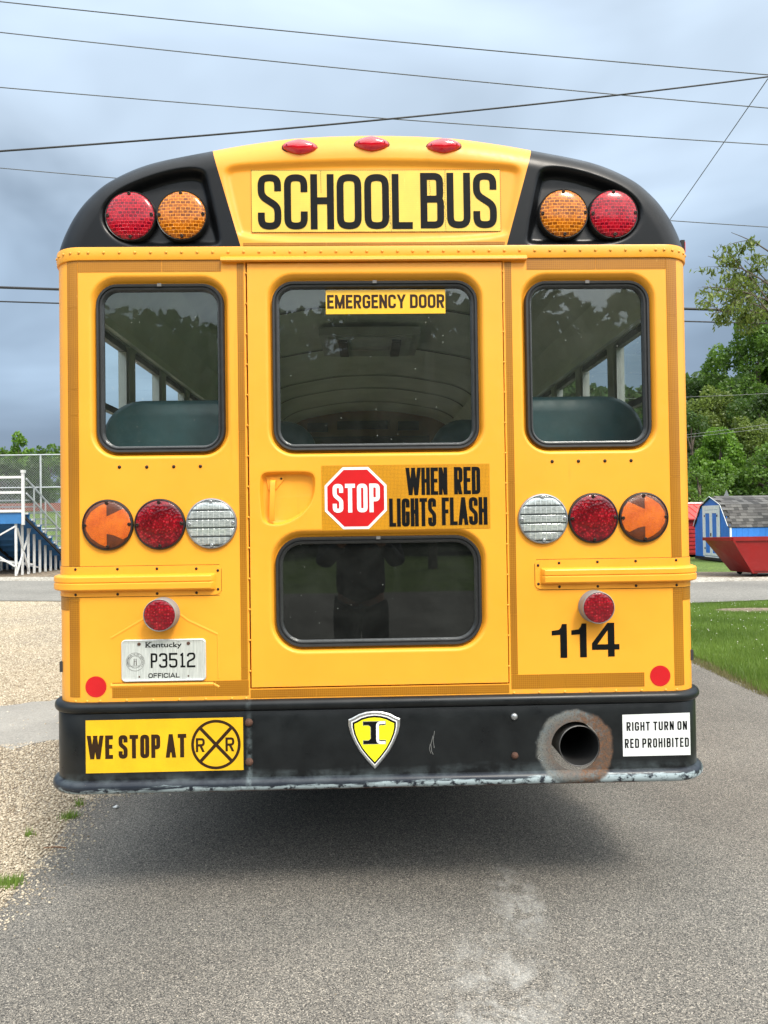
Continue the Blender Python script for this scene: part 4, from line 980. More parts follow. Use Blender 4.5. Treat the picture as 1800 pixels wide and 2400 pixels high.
for x, z, mm in ((-.5045, .737, 'rust'), (-.5045, .587, 'rust'), (.513, .739, 'steel'), (.513, .5895, 'rust')):
    mb = MB(); r_ = .0155 if mm == 'rust' and x < 0 else .0135
    mb.lathe([(r_, .0), (r_*.95, -.005), (r_*.6, -.0085), (0.0003, -.0095)], n=20)
    obj('bumper_bolt', mb, M[mm], bp, loc=(x, -.0125, z), smooth=50)
mb = MB(); mb.lathe([(.0775, .6), (.0795, .6), (.0795, -.004), (.0772, -.006), (.0755, -.003)], n=48); 
ep = obj('exhaust_pipe', mb, M['pipe'], bus, loc=(.7665, 0, .6175), smooth=40)
mb = MB(); mb.lathe([(.0755, -.003), (.0755, .58)], n=48); mb.add([(.0755*math.cos(2*math.pi*k/48), .58, .0755*math.sin(2*math.pi*k/48)) for k in range(48)], [tuple(range(48))]); obj('pipe_bore', mb, M['soot'], ep, smooth=40)

# ================================================================== GROUND
rng_ = np.random.default_rng(11)
def sheet_poly(name, pts, z, mat, jit=0, seg=.25, kind='structure', holes=()):
    P = [Vector(p) for p in pts]; out = []
    for a, b in zip(P, P[1:]+P[:1]):
        n = max(1, min(160, int((b-a).length/seg))) if jit and (b-a).length < 30 else 1
        d = (b-a); nn = Vector((-d.y, d.x)).normalized()
        for k in range(n):
            q = a+d*k/n
            if jit and k: q += nn*(math.sin(q.x*5.1+q.y*3.7)*.5+math.sin(q.x*17+q.y*13)*.3+rnd.uniform(-.5, .5))*jit
            out.append((q.x, q.y))
    mb = MB(); mb.poly([out], lambda x, y: (x, y, z)); o = obj(name, mb, mat, kind=kind)
    if o.data.polygons[0].normal.z < 0: o.data.flip_normals()
    return o
def grainy(name, cols, scale, bmp=.5, big=.6, patch=None, tone=None, dist=.006, rough=.9):
    m, t, b = new_mat(name); pset(b, rough=rough, spec=.25)
    c = coords(t); v = N(t, 'ShaderNodeTexVoronoi'); v.inputs['Scale'].default_value = scale; L(t, c, v.inputs['Vector'])
    s = N(t, 'ShaderNodeSeparateColor'); L(t, v.outputs['Color'], s.inputs[0])
    r = N(t, 'ShaderNodeValToRGB'); L(t, s.outputs[0], r.inputs[0]); el = r.color_ramp.elements
    for i, (p, cc) in enumerate(cols):
        x = el[i] if i < 2 else el.new(p); x.position = p; x.color = (*cc, 1)
    col = r.outputs[0]
    n = noise(t, c, big, 6, .6); f = rng(t, n, .3, .7, .80, 1.18)
    vm = N(t, 'ShaderNodeVectorMath', operation='SCALE'); L(t, col, vm.inputs[0]); L(t, f, vm.inputs['Scale']); col = vm.outputs[0]
    if tone: col = mix(t, math_(t, 'MULTIPLY', rng(t, noise(t, c, .35, 5, .55), .46, .58), tone[1]), col, tone[0])
    if patch: col = patch(t, c, col)
    L(t, col, b.inputs['Base Color'])
    hh = math_(t, 'MULTIPLY', rng(t, v.outputs['Distance'], 0, .6, 1, 0), s.outputs[1])
    bump(t, b, hh, bmp, dist); return m
def scuffs(t, c, col):                     # chalky scuff marks on the driveway
    s = N(t, 'ShaderNodeSeparateXYZ'); L(t, c, s.inputs[0]); X, Y = s.outputs[0], s.outputs[1]
    def blob(cx, cy, rx, ry):
        a = math_(t, 'DIVIDE', math_(t, 'SUBTRACT', X, cx), rx); b_ = math_(t, 'DIVIDE', math_(t, 'SUBTRACT', Y, cy), ry)
        return rng(t, math_(t, 'ADD', math_(t, 'MULTIPLY', a, a), math_(t, 'MULTIPLY', b_, b_)), 1, .0, 0, 1)
    m_ = math_(t, 'MAXIMUM', blob(.37, -.52, .26, .42), math_(t, 'MAXIMUM', blob(.52, .05, .12, .35), blob(.37, -.9, .2, .3)))
    n = rng(t, noise(t, c, 9, 8, .72, .6), .44, .66)
    st = rng(t, noise(t, coords(t, scale=(1.6, .28, 1)), 22, 5, .6), .60, .70)
    f = math_(t, 'MULTIPLY', m_, math_(t, 'ADD', n, math_(t, 'MULTIPLY', st, .5)))
    return mix(t, math_(t, 'MINIMUM', math_(t, 'MULTIPLY', f, .48), .7), col, (.52, .52, .49))
M['asphalt'] = grainy('worn asphalt', [(0, (.038, .037, .035)), (1, (.43, .39, .33)), (.3, (.106, .101, .092)), (.62, (.170, .159, .140)), (.88, (.245, .225, .19))], 290, .7, .9, scuffs, dist=.004)
M['asphalt_old'] = grainy('pale old asphalt road', [(0, (.16, .152, .135)), (1, (.26, .245, .215)), (.5, (.205, .195, .172))], 40, .2, .4)
M['gravel'] = grainy('tan gravel', [(0, (.15, .11, .065)), (1, (.68, .60, .46)), (.35, (.33, .265, .18)), (.7, (.48, .40, .28))], 62, 1, .8, tone=((.22, .195, .165), .65), dist=.012)
M['verge'] = grainy('limestone verge', [(0, (.16, .14, .11)), (1, (.55, .53, .47)), (.4, (.30, .27, .22))], 22, .8, .5)
M['dirt'] = grainy('bare dirt', [(0, (.11, .085, .06)), (1, (.26, .21, .15)), (.5, (.18, .14, .10))], 20, .6, .5)
M['wet'] = grainy('smooth silt patch', [(0, (.26, .245, .22)), (1, (.36, .34, .30)), (.5, (.31, .295, .26))], 120, .15, 1.2, rough=.7)
M['lawn'] = grainy('lawn soil and thatch', [(0, (.045, .07, .012)), (1, (.15, .21, .045)), (.5, (.09, .145, .028))], 30, .6, .5)
sheet_poly('ground', [(-900, -900), (900, -900), (900, 900), (-900, 900)], -.016, M['lawn'])
drive = [(-16, -13), (14, -13), (9, -9), (5.2, -4), (3.8, 0), (3.40, 2.2), (3.30, 3.4), (3.36, 4.8), (3.25, 6.4), (2.9, 8), (2.6, 9.3), (2.5, 10.9), (-3.0, 11.9), (-1.25, 8), (-1.2, 3), (-1.28, 1.44), (-1.36, 1.39), (-1.62, 1.30), (-1.55, .75), (-1.54, .5), (-1.50, .1), (-1.62, -.5), (-2.2, -3), (-5, -8)]
sheet_poly('asphalt_drive', drive, 0, M['asphalt'], .035, .12)
sheet_poly('gravel_lot', [(-1.0, -2), (-1.0, 11.6), (-8, 12.8), (-40, 18.4), (-40, -9), (-4, -9)], -.008, M['gravel'], .05, .3)
sheet_poly('silt_patch', [(-1.1, 2.45), (-2.27, 2.42), (-2.62, 2.33), (-3.3, 2.05), (-5, 1.5), (-9, 1.4), (-9, 2.6), (-5, 2.9), (-3.6, 3.30), (-3.13, 3.45), (-2.75, 3.72), (-1.1, 4.4)], -.004, M['wet'], .16, .10)
sheet_poly('road', [(-70, 25.4), (-70, 31.5), (-10.5, 18.35), (7.6, 14.2), (9.6, 14.35), (60, 3.5), (60, -1.5), (7.5, 10.35), (5.7, 10.05), (-7, 12.4)], .004, M['asphalt_old'], .03, .4)
sheet_poly('gravel_verge', [(-40, 24.8), (-40, 27), (-10, 19.9), (7.5, 15.9), (13, 14.9), (30, 12.0), (30, 9.2), (9.6, 14.2), (7.6, 14.0), (-10.5, 18.1)], -.004, M['verge'], .08, .4)
sheet_poly('dirt_patch', [(-40, 20), (-9, 18), (-4, 20.2), (-5, 26.5), (-40, 27)], -.012, M['dirt'], .2, .8)
sheet_poly('dirt_patch', [(7.5, 15.6), (20, 13.6), (20, 17.2), (8.4, 17.6)], -.010, M['dirt'], .15, .5)
pts = [at(1740, 1430, 8.9)]; mb = MB(); c = Vector((6.15, 8.85)); mb.poly([[(c.x+.62*math.cos(a)*(1+.08*math.sin(3*a)), c.y+.30*math.sin(a)) for a in [2*math.pi*k/24 for k in range(24)]]], lambda x, y: (x, y, .010))
obj('bare_patch', mb, M['dirt'], kind='structure')
# wet crack line where the road meets the grass
# bank and far ground
mb = MB(); rows = []
for j in range(9):
    y = 28+j*3; z = -.02+2.7*min(1, (j/7))**1.1
    rows.append([(-70+i*4, y, z+.1*math.sin(i*1.3+j)) for i in range(16)])
mb.grid(rows, flip=True); mb.grid([[(-70+i*4, 52, 2.7+.1*math.sin(i*1.3+8)) for i in range(16)], [(-70+i*4, 130, 3.2) for i in range(16)]], flip=True)
obj('grass_bank', mb, M['lawn'], kind='structure', smooth=80)

# ------------------------------------------------------------------ leaf material and trees
def leafmat(name, a, b_, c_=None):
    m = bpy.data.materials.new(name); m.use_nodes = True; t = m.node_tree; t.nodes.clear()
    at_ = N(t, 'ShaderNodeAttribute'); at_.attribute_name = 'tint'
    col = mix(t, at_.outputs['Fac'], a, b_)
    df = N(t, 'ShaderNodeBsdfDiffuse'); tr = N(t, 'ShaderNodeBsdfTranslucent'); gl = N(t, 'ShaderNodeBsdfGlossy'); gl.inputs['Roughness'].default_value = .45
    L(t, col, df.inputs[0]); L(t, mix(t, .5, col, tuple(min(1, x*1.4) for x in b_)), tr.inputs[0]); gl.inputs[0].default_value = (.5, .5, .5, 1)
    m1 = N(t, 'ShaderNodeMixShader'); m1.inputs[0].default_value = .38; L(t, df.outputs[0], m1.inputs[1]); L(t, tr.outputs[0], m1.inputs[2])
    m2 = N(t, 'ShaderNodeMixShader'); m2.inputs[0].default_value = .05; L(t, m1.outputs[0], m2.inputs[1]); L(t, gl.outputs[0], m2.inputs[2])
    o = N(t, 'ShaderNodeOutputMaterial'); L(t, m2.outputs[0], o.inputs[0]); return m
LM = {'maple': leafmat('bright maple leaves', (.045, .10, .012), (.21, .38, .045)), 'olive': leafmat('olive leaves', (.048, .078, .013), (.23, .30, .06)),
      'dark': leafmat('dark green leaves', (.018, .040, .009), (.085, .155, .026)), 'mid': leafmat('mid green leaves', (.034, .076, .012), (.16, .28, .04)),
      'hill': leafmat('distant woodland leaves', (.02, .045, .014), (.08, .14, .035))}
LM['shade'] = leafmat('shaded hillside leaves', (.014, .030, .010), (.05, .09, .025))  # backlit shade of the mirrored hill put into the leaf colour
M['bark'] = simple('grey brown bark', (.10, .08, .06), .9, 0, .35, 8, bmp=.8, bscale=30)
def unit(a): return a/np.maximum(np.linalg.norm(a, axis=-1, keepdims=True), 1e-9)
def leaf_quads(C, size, tint, out=None, droop=.3, aspect=.62, jitter=.5):
    n = len(C); d = unit(rng_.normal(size=(n, 3))+np.array([0, 0, -droop])+(out*.6 if out is not None else 0)); s = unit(np.cross(d, rng_.normal(size=(n, 3))))
    nrm = np.cross(d, s); L_ = size*(1+jitter*rng_.uniform(-.5, .5, (n, 1))); Wd = L_*aspect/2
    V = np.stack([C-d*L_*.5, C+s*Wd+nrm*L_*.08, C+d*L_*.5, C-s*Wd+nrm*L_*.08], 1).reshape(-1, 3)
    return V, np.arange(4*n).reshape(n, 4), tint
def crown_pts(center, rad, n, nclump, seed, hollow=.55, cl=(.22, .36)):
    g = np.random.default_rng(seed); c0 = unit(g.normal(size=(nclump, 3)))*(hollow+(1-hollow)*g.uniform(0, 1, (nclump, 1))**.7)*.86
    c0[:, 2] = np.where(c0[:, 2] < -.75, c0[:, 2]*.8, c0[:, 2])
    cr__ = g.uniform(cl[0], cl[1], nclump); k = g.choice(nclump, n, p=cr__**2/np.sum(cr__**2))
    dirs = unit(g.normal(size=(n, 3))); dirs[:, 2] = np.where(dirs[:, 2] < -.2, dirs[:, 2]*.45, dirs[:, 2]); dirs = unit(dirs)
    rr = cr__[k][:, None]*(g.uniform(.45, 1.08, (n, 1))**.6)
    P = (c0[k]+dirs*rr*np.array([1, 1, .72]))*np.array(rad)+np.array(center)
    ct = g.uniform(-.16, .16, nclump); tint = np.clip(.45+ct[k]+g.normal(0, .16, n), 0, 1)
    return P, dirs, tint, c0*np.array(rad)+np.array(center)
def tree(name, label, cat, base, crown_c, rad, n, nclump, seed, mat, leaf=.16, trunk_r=.16, group=None, hollow=.55, cl=(.22, .36), droop=.3):
    root = thing(name, label, cat, base, 0, group); b = np.array(base); cc = np.array(crown_c)-b
    P, D, T, C0 = crown_pts(cc, rad, n, nclump, seed, hollow, cl)
    V, F, T = leaf_quads(P, leaf, T, D, droop); fast('crown', V, F, mat, T, parent=root)
    mb = MB(); top = Vector(cc)+Vector((0, 0, rad[2]*.55)); g = random.Random(seed)
    pts = [Vector((0, 0, -.1))]+[Vector((top.x*k/6+g.uniform(-.1, .1), top.y*k/6+g.uniform(-.1, .1), top.z*k/6)) for k in range(1, 7)]
    mb.tube(pts, [trunk_r*1.3]+[trunk_r*(1-.15*k) for k in range(1, 7)], 8)
    for i in range(0, min(len(C0), 22)):
        e_ = Vector(C0[i]); s_ = max(.25, min(.95, (e_.z-.4*rad[2])/max(top.z, .1))); a = Vector((top.x*s_, top.y*s_, top.z*s_)); md = (a+e_)/2+Vector((0, 0, .12*rad[2]*g.uniform(-.3, 1)))
        mb.tube([a, md, e_], [trunk_r*.35, trunk_r*.22, trunk_r*.07], 5, cap=False)
    obj('trunk', mb, M['bark'], root, smooth=60)
    return root
def px_tree(name, label, cat, px0, px1, py0, py1, Y, base_z, n, nclump, seed, mat, leaf, group=None, depth=1., **k):
    a, b = at(px0, py1, Y), at(px1, py0, Y); c = (a+b)/2
    rx, rz = abs(b.x-a.x)/2, abs(b.z-a.z)/2
    return tree(name, label, cat, (c.x, c.y, base_z), (c.x, c.y, c.z), (rx, rx*depth, rz), n, nclump, seed, mat, leaf, group=group, **k)
GR = 'trees on the wooded slope behind the sheds'
px_tree('maple_tree', 'bright green young maple behind the blue shed roof, nearest the bus', 'tree', 1628, 1748, 985, 1235, 31, 0, 11000, 40, 1, LM['maple'], .17, GR)
px_tree('maple_tree', 'pale olive green tree with pointed top beside the bright green young maple', 'tree', 1708, 1812, 960, 1210, 33, 0, 11000, 40, 2, LM['olive'], .15, GR)
px_tree('broadleaf_tree', 'mid green bushy tree at the right edge above the grey shingle roof', 'tree', 1730, 1900, 1040, 1240, 29, 0, 6500, 36, 3, LM['mid'], .15, GR)
px_tree('broadleaf_tree', 'dark tree filling the gap between bus and bright green maple', 'tree', 1560, 1680, 950, 1240, 36, 0, 7000, 40, 4, LM['dark'], .17, GR)
px_tree('broadleaf_tree', 'olive domed tree above the bright maple, next to the bus side', 'tree', 1590, 1745, 885, 1130, 40, 0, 14000, 46, 5, LM['olive'], .18, GR)
px_tree('broadleaf_tree', 'tall dark green tree whose ragged top reaches the lower thick cable', 'tree', 1650, 1900, 716, 1150, 44, 0, 26000, 90, 6, LM['mid'], .22, GR, cl=(.14, .25))
px_tree('broadleaf_tree', 'dark conical tree top directly beside the bus side at mid height', 'tree', 1545, 1668, 845, 1150, 47, 0, 13000, 46, 7, LM['dark'], .20, GR, cl=(.16, .28))
px_tree('broadleaf_tree', 'mid green tree low behind the ragged tall one, at the right edge', 'tree', 1700, 1880, 875, 1150, 38, 0, 14000, 46, 8, LM['dark'], .18, GR)
px_tree('broadleaf_tree', 'tree seen only through the right rear window of the bus, wide crown', 'tree', 1330, 1560, 1010, 1250, 60, 0, 6000, 40, 9, LM['mid'], .3, GR)
px_tree('shrub', 'dense shrub mass behind the red metal shed beside the bus', 'shrub', 1560, 1720, 1080, 1290, 28.5, 0, 6000, 36, 10, LM['mid'], .13)
px_tree('shrub', 'dark undergrowth behind the grey shingle roof at the right edge', 'shrub', 1690, 1900, 1090, 1290, 30, 0, 6000, 36, 12, LM['dark'], .14)
px_tree('broadleaf_tree', 'bushy green tree out in the field straight behind the bus, hidden left half', 'tree', 1180, 1400, 1060, 1262, 75, 0, 6000, 40, 31, LM['mid'], .35, GR)
px_tree('broadleaf_tree', 'far green tree straight behind the bus body', 'tree', 900, 1180, 1080, 1262, 85, 0, 6000, 40, 32, LM['dark'], .4, GR)
px_tree('broadleaf_tree', 'wide tree behind the red metal shed roof', 'tree', 1440, 1620, 990, 1255, 42, 0, 7000, 44, 33, LM['olive'], .22, GR)
# overhanging branches near the camera side of the road
root = thing('box_elder_tree', 'near tree reaching thin drooping leafy twigs into the sky at the right edge', 'tree', (10.9, 8.2, 0))
mb = MB(); lp, ld, lt = [], [], []; base = Vector((10.9, 8.2, 0)); g = random.Random(5)
mb.tube([(0, 0, -.1), (.05, 0, 2), (-.1, .1, 4), (.1, 0, 6), (0, .1, 7.6)], [.26, .2, .16, .11, .05], 8)
def twig(a, b, r, lv):
    a = Vector(a); b = Vector(b); n = 7; pts = []
    for k in range(n+1):
        u = k/n; pts.append(a.lerp(b, u)+Vector((0, 0, .10*(b-a).length*math.sin(math.pi*u)*(.6 if lv == 0 else .35))))
    mb.tube(pts, [r*(1-.8*k/n) for k in range(n+1)], 5, cap=False)
    ln = (b-a).length
    if lv < 2:
        for _ in range(int(7 if lv == 0 else 3)):
            u = g.uniform(.3, .98); p = pts[int(u*n)]; d = (b-a).normalized()
            q = p+Vector((d.x*.5+g.uniform(-.5, .35), g.uniform(-.5, .5), g.uniform(-.55, .35)))*ln*(.42 if lv == 0 else .5)
            twig(p, q, r*.4, lv+1)
    if lv >= 1:
        for p in pts[1 if lv == 2 else 3:]:
            for _ in range(2 if lv == 2 and g.random() < .55 else 1):
                lp.append(p+Vector((g.uniform(-.05, .05), g.uniform(-.05, .05), g.uniform(-.09, .01)))); 
YB = 7.4
for (x0, y0), (x1, y1) in (((1850, 780), (1686, 572)), ((1850, 700), (1659, 600)), ((1850, 730), (1646, 672)), ((1850, 760), (1662, 735)), ((1860, 640), (1714, 545)), ((1850, 760), (1700, 690)), ((1850, 800), (1730, 660)), ((1860, 740), (1745, 610)), ((1880, 700), (1760, 760))):
    a = at(x0, y0, YB+g.uniform(-.3, .5))-base; b = at(x1, y1, YB+g.uniform(-.5, .5))-base; twig(a, b, .016, 0)
for z in (4.2, 4.8, 5.4):
    e_ = at(1850, 640+z*14, YB)-base; mb.tube([(0, 0, z-.8), ((e_.x)*.5, e_.y*.5, z), tuple(e_)], [.07, .045, .018], 6)
for i in range(26):                        # outer limbs, beyond the frame
    a = Vector((0, 0, 3+4.4*g.random())); b = a+Vector((g.uniform(-.2, 2.6), g.uniform(-2, 2), g.uniform(-.2, 1.2))); twig(a, b, .03, 0)
lp = np.array([tuple(p) for p in lp]); V, F, T = leaf_quads(lp, .085, np.clip(rng_.normal(.45, .22, len(lp)), 0, 1), None, 1.3, .36); fast('crown', V, F, LM['olive'], T, parent=root)
obj('trunk', mb, M['bark'], root, smooth=60)
# left: trees beyond the chain link fence
GL = 'trees on the bank beyond the chain link fence'
px_tree('broadleaf_tree', 'round-topped green tree above the fence, left of centre in the gap beside the bus', 'tree', 8, 84, 1012, 1200, 62, 2.7, 7000, 44, 21, LM['maple'], .26, GL, cl=(.18, .3))
px_tree('broadleaf_tree', 'green tree above the fence, touching the bus side', 'tree', 64, 160, 1034, 1200, 66, 2.7, 6500, 40, 22, LM['mid'], .26, GL)
px_tree('broadleaf_tree', 'green tree cut by the left picture edge above the fence', 'tree', -70, 22, 1018, 1200, 60, 2.7, 6000, 40, 23, LM['mid'], .26, GL)
px_tree('broadleaf_tree', 'dark lower tree between the two green trees behind the fence', 'tree', 20, 130, 1062, 1205, 56, 2.7, 7000, 40, 24, LM['dark'], .24, GL)
px_tree('broadleaf_tree', 'dark lower tree behind the fence at the left picture edge', 'tree', -60, 60, 1068, 1205, 55, 2.7, 6000, 40, 25, LM['dark'], .24, GL)
# wooded hills: ahead on the right (seen through the bus) and behind the camera (mirrored in the glass)
def hill(name, fn, x0, x1, y0, y1, nleaf, size, res=26, big=True):
    mb = MB(); nx = 40
    mb.grid([[(x0+(x1-x0)*i/nx, y0+(y1-y0)*j/res, fn(x0+(x1-x0)*i/nx, y0+(y1-y0)*j/res)) for i in range(nx+1)] for j in range(res+1)], flip=True)
    obj(name, mb, M['forest_floor'], kind='structure', smooth=80)
    g = np.random.default_rng(int(abs(y0))); k = max(60, nleaf//(70 if y0 > 0 else 34)); cx = g.uniform(x0, x1, k); cy = g.uniform(y0, y1, k); cz = np.array([fn(a, b) for a, b in zip(cx, cy)])
    r = g.uniform(2.2, 3.8, k)*(1 if y0 > 0 else .72); i = g.integers(0, k, nleaf); d = unit(g.normal(size=(nleaf, 3))); d[:, 2] = np.abs(d[:, 2])*1.1-.2
    C = np.c_[cx[i], cy[i], cz[i]+r[i]*.9]+d*r[i][:, None]*g.uniform(.75, 1.05, (nleaf, 1)); ct = g.uniform(-.22, .22, k)
    V, F, T = leaf_quads(C, size, np.clip(.45+ct[i]+g.normal(0, .12, nleaf), 0, 1), d, 0, .8)
    return fast('woodland', V, F, LM['hill'] if y0 > 0 else LM['shade'], T, kind='stuff')
M['forest_floor'] = simple('forest floor', (.022, .034, .012), .95, 0, .3, .3)
sm = lambda a, b, v: (lambda t_: t_*t_*(3-2*t_))(min(1, max(0, (v-a)/(b-a))))
w1 = hill('hill', lambda x, y: -1+27*sm(100, 150, y)*(.12+.88*sm(-5, 40, x))+1.5*math.sin(x*.09), -10, 230, 96, 190, 70000, 1.7)
w1['label'] = 'distant woodland covering the hill ahead on the right'; w1['category'] = 'woodland'
w2 = hill('hill', lambda x, y: -1+17.6*sm(-30, -62, y)+1.3*math.sin(x*.11)+.8*math.sin(x*.29+1), -75, 75, -92, -30, 40000, 1.0)
w2['label'] = 'wooded hillside behind the viewer, mirrored in the bus windows'; w2['category'] = 'woodland'

# ------------------------------------------------------------------ grass, clover, stones
def inpoly(P, poly): return inside(P, np.array(poly))
dpoly = drive
lawn_area = [(3.30, 3.3), (3.5, 4.8), (3.38, 6.4), (3.0, 8), (2.8, 9.6), (2.7, 10.5), (5.7, 9.85), (7.5, 10.1), (9.5, 9.5), (9.5, 3), (6, 1), (3.6, 1)]
n = 420000; P = np.c_[rng_.uniform(2.6, 9.5, n), rng_.uniform(1, 10.6, n)]; dens = np.clip(9/(1+((P[:, 1]+2.8)/5.5)**2.2), 0, 1)
P = P[inpoly(P, lawn_area) & ((P[:, 0]-.80*(P[:, 1]+2.84)) < 1.2) & ~(((P[:, 0]-6.15)/.6)**2+((P[:, 1]-8.85)/.28)**2 < 1)]
def blades(name, P, h0, h1, wd, mat, tint):
    n = len(P); a = rng_.uniform(0, 6.283, n); h = rng_.uniform(h0, h1, n); ln = rng_.uniform(0, .6, n)*h; b = rng_.uniform(0, 6.283, n)
    z0 = P[:, 2] if P.shape[1] > 2 else np.full(n, -.012)
    V = np.stack([np.c_[P[:, 0]-np.cos(a)*wd, P[:, 1]-np.sin(a)*wd, z0], np.c_[P[:, 0]+np.cos(a)*wd, P[:, 1]+np.sin(a)*wd, z0], np.c_[P[:, 0]+np.cos(b)*ln, P[:, 1]+np.sin(b)*ln, z0+h]], 1).reshape(-1, 3)
    return fast(name, V, np.arange(3*n).reshape(n, 3), mat, tint, kind='stuff')
LM['grass'] = leafmat('lawn grass', (.065, .12, .018), (.24, .36, .07)); LM['straw'] = leafmat('straw edge grass', (.10, .10, .04), (.28, .25, .12))
pat = .45+.25*np.sin(P[:, 0]*2.1+np.sin(P[:, 1]*1.7)*1.5)*np.sin(P[:, 1]*2.7)+rng_.normal(0, .17, len(P))
o = blades('lawn_grass', P, .03, .075, .0045, LM['grass'], np.clip(pat, 0, 1)); tag(o, 'mown green lawn with clover between driveway and road', 'grass')
ed = np.array([(3.28, 2.2), (3.24, 3.4), (3.30, 4.8), (3.2, 6.4), (2.85, 8), (2.6, 9.3)]); k = 9000; i = rng_.integers(0, 5, k); u = rng_.uniform(0, 1, (k, 1)); E_ = ed[i]*(1-u)+ed[i+1]*u+np.c_[np.abs(rng_.normal(0, .11, k)), rng_.normal(0, .03, k)]
o = blades('verge_grass', E_, .015, .055, .004, LM['straw'], np.clip(rng_.normal(.4, .25, k), 0, 1)); tag(o, 'dry straw coloured grass along the driveway edge', 'grass')
k = 520; Q = P[rng_.integers(0, len(P), k)]; Q = Q[(Q[:, 0] > 4.0) & (Q[:, 1] > 4.2)]; g3 = np.c_[Q, np.full(len(Q), .055)]
M['clover'] = simple('white clover bloom', (.62, .64, .52), .8)
octv = np.array([(1, 0, 0), (-1, 0, 0), (0, 1, 0), (0, -1, 0), (0, 0, 1), (0, 0, -1)], float); octf = np.array([(0, 2, 4), (2, 1, 4), (1, 3, 4), (3, 0, 4), (2, 0, 5), (1, 2, 5), (3, 1, 5), (0, 3, 5)])
def scatter(name, P, size, mat, flat=.6, tint=None):
    n = len(P); sc3 = size[:, None]*rng_.uniform(.6, 1.3, (n, 3))*np.array([1, 1, flat]); a = rng_.uniform(0, 6.28, n); ca, sa = np.cos(a), np.sin(a)
    V = (octv[None]+rng_.normal(0, .16, (n, 6, 3)))*sc3[:, None]; x = V[..., 0]*ca[:, None]-V[..., 1]*sa[:, None]; y = V[..., 0]*sa[:, None]+V[..., 1]*ca[:, None]
    V = np.stack([x, y, V[..., 2]], -1)+P[:, None]; F = (octf[None]+6*np.arange(n)[:, None, None]).reshape(-1, 3)
    return fast(name, V.reshape(-1, 3), F, mat, None if tint is None else np.repeat(tint, 8), kind='stuff')
tag(scatter('clover_flowers', g3, rng_.uniform(.005, .010, len(g3)), M['clover'], .8), 'white clover blooms dotted through the lawn', 'flowers')
def stonemat(name, a, b_):
    m, t, b = new_mat(name); at_ = N(t, 'ShaderNodeAttribute'); at_.attribute_name = 'tint'; L(t, mix(t, at_.outputs['Fac'], a, b_), b.inputs['Base Color']); pset(b, rough=.9); return m
M['stones'] = stonemat('gravel stones', (.22, .17, .11), (.70, .62, .48))
n = 90000; D_ = 2.6+rng_.uniform(0, 1, n)**1.5*13; X_ = -D_*rng_.uniform(.40, .62, n)+rng_.normal(0, .1, n); P = np.c_[X_, D_-2.84]
silt = [(-1.1, 2.45), (-2.27, 2.42), (-2.62, 2.33), (-3.3, 2.05), (-5, 1.5), (-9, 1.4), (-9, 2.6), (-5, 2.9), (-3.6, 3.30), (-3.13, 3.45), (-2.75, 3.72), (-1.1, 4.4)]
road_l = lambda x: 12.4-(x+7)*.18
ok = ~inpoly(P, silt) & (P[:, 1] < road_l(P[:, 0])-.1) & ~inpoly(P, np.array(drive)+[-.02, 0]); keep = ok | (rng_.uniform(0, 1, n) < .02); P = P[keep & (P[:, 1] < 12)]
sz = rng_.uniform(.003, .009, len(P))*(1+.10*(P[:, 1]+2.8)/3); 
tag(scatter('gravel_stones', np.c_[P, np.full(len(P), -.006)], sz, M['stones'], .6, np.clip(rng_.normal(.5, .25, len(P)), 0, 1)), 'loose tan gravel on the lot left of the bus', 'gravel')
k = 5000; ed = np.array([(-1.25, 1.44), (-1.36, 1.39), (-1.62, 1.30), (-1.55, .75), (-1.54, .5), (-1.50, .1), (-1.62, -.5)]); i = rng_.integers(0, 6, k); u = rng_.uniform(0, 1, (k, 1)); E_ = ed[i]*(1-u)+ed[i+1]*u+np.c_[rng_.normal(-.06, .10, k), rng_.normal(0, .04, k)]
tag(scatter('edge_gravel', np.c_[E_, np.full(k, .001)], rng_.uniform(.0025, .008, k), M['stones'], .6, np.clip(rng_.normal(.5, .25, k), 0, 1)), 'crumbled gravel spilling over the driveway edge', 'gravel')
k = 1500; P = np.c_[rng_.uniform(-1.5, 3.2, k), rng_.uniform(-1.2, 5, k)]
tag(scatter('loose_chippings', np.c_[P, np.full(k, .001)], rng_.uniform(.0012, .0035, k), M['stones'], .6, np.clip(rng_.normal(.6, .3, k), 0, 1)), 'loose chippings scattered on the asphalt', 'gravel')
def gnd(px, py): 
    d = cf+cr*((px-900)/FPX)-cu*((py-1200)/FPX); return CAM+d*(-CAM.z/d.z)
for (px, py, r, nn, lab) in ((163, 1917, .045, 160, 'small grass tuft at the gravel edge left of the bumper, between two smaller ones'), (187, 1886, .026, 60, 'tiny grass tuft at the gravel edge closest to the bumper'), (24, 2071, .055, 260, 'bright green grass tuft at the left picture edge beside the asphalt'), (70, 1957, .02, 40, 'faint speck of grass in the gravel at the left')):
    c = gnd(px, py); rt = thing('grass_tuft', lab, 'grass tuft', c, 0, 'weeds along the asphalt edge'); q = np.c_[rng_.normal(0, r*.5, nn), rng_.normal(0, r*.4, nn), np.full(nn, -.004)]
    o = blades('blades', q, .015, .05, .0022, LM['grass'], np.clip(rng_.normal(.75, .2, nn), 0, 1)); o.parent = rt
c = gnd(273, 1895); tag(scatter('stone', np.array([[0, 0, .01]]), np.array([.018]), M['white_sheet'], .8), 'single white stone on the asphalt below the bumper', 'stone'); bpy.context.scene.objects['stone'].location = c; del bpy.context.scene.objects['stone']['kind']
mb = MB(); mb.tube([(-.05, 0, .004), (0, .006, .006), (.055, -.003, .004)], .0028, 6); o = obj('twig', mb, simple('brown twig', (.20, .10, .05), .8), loc=gnd(128, 1989)); tag(o, 'short brown twig lying on the asphalt edge', 'twig')

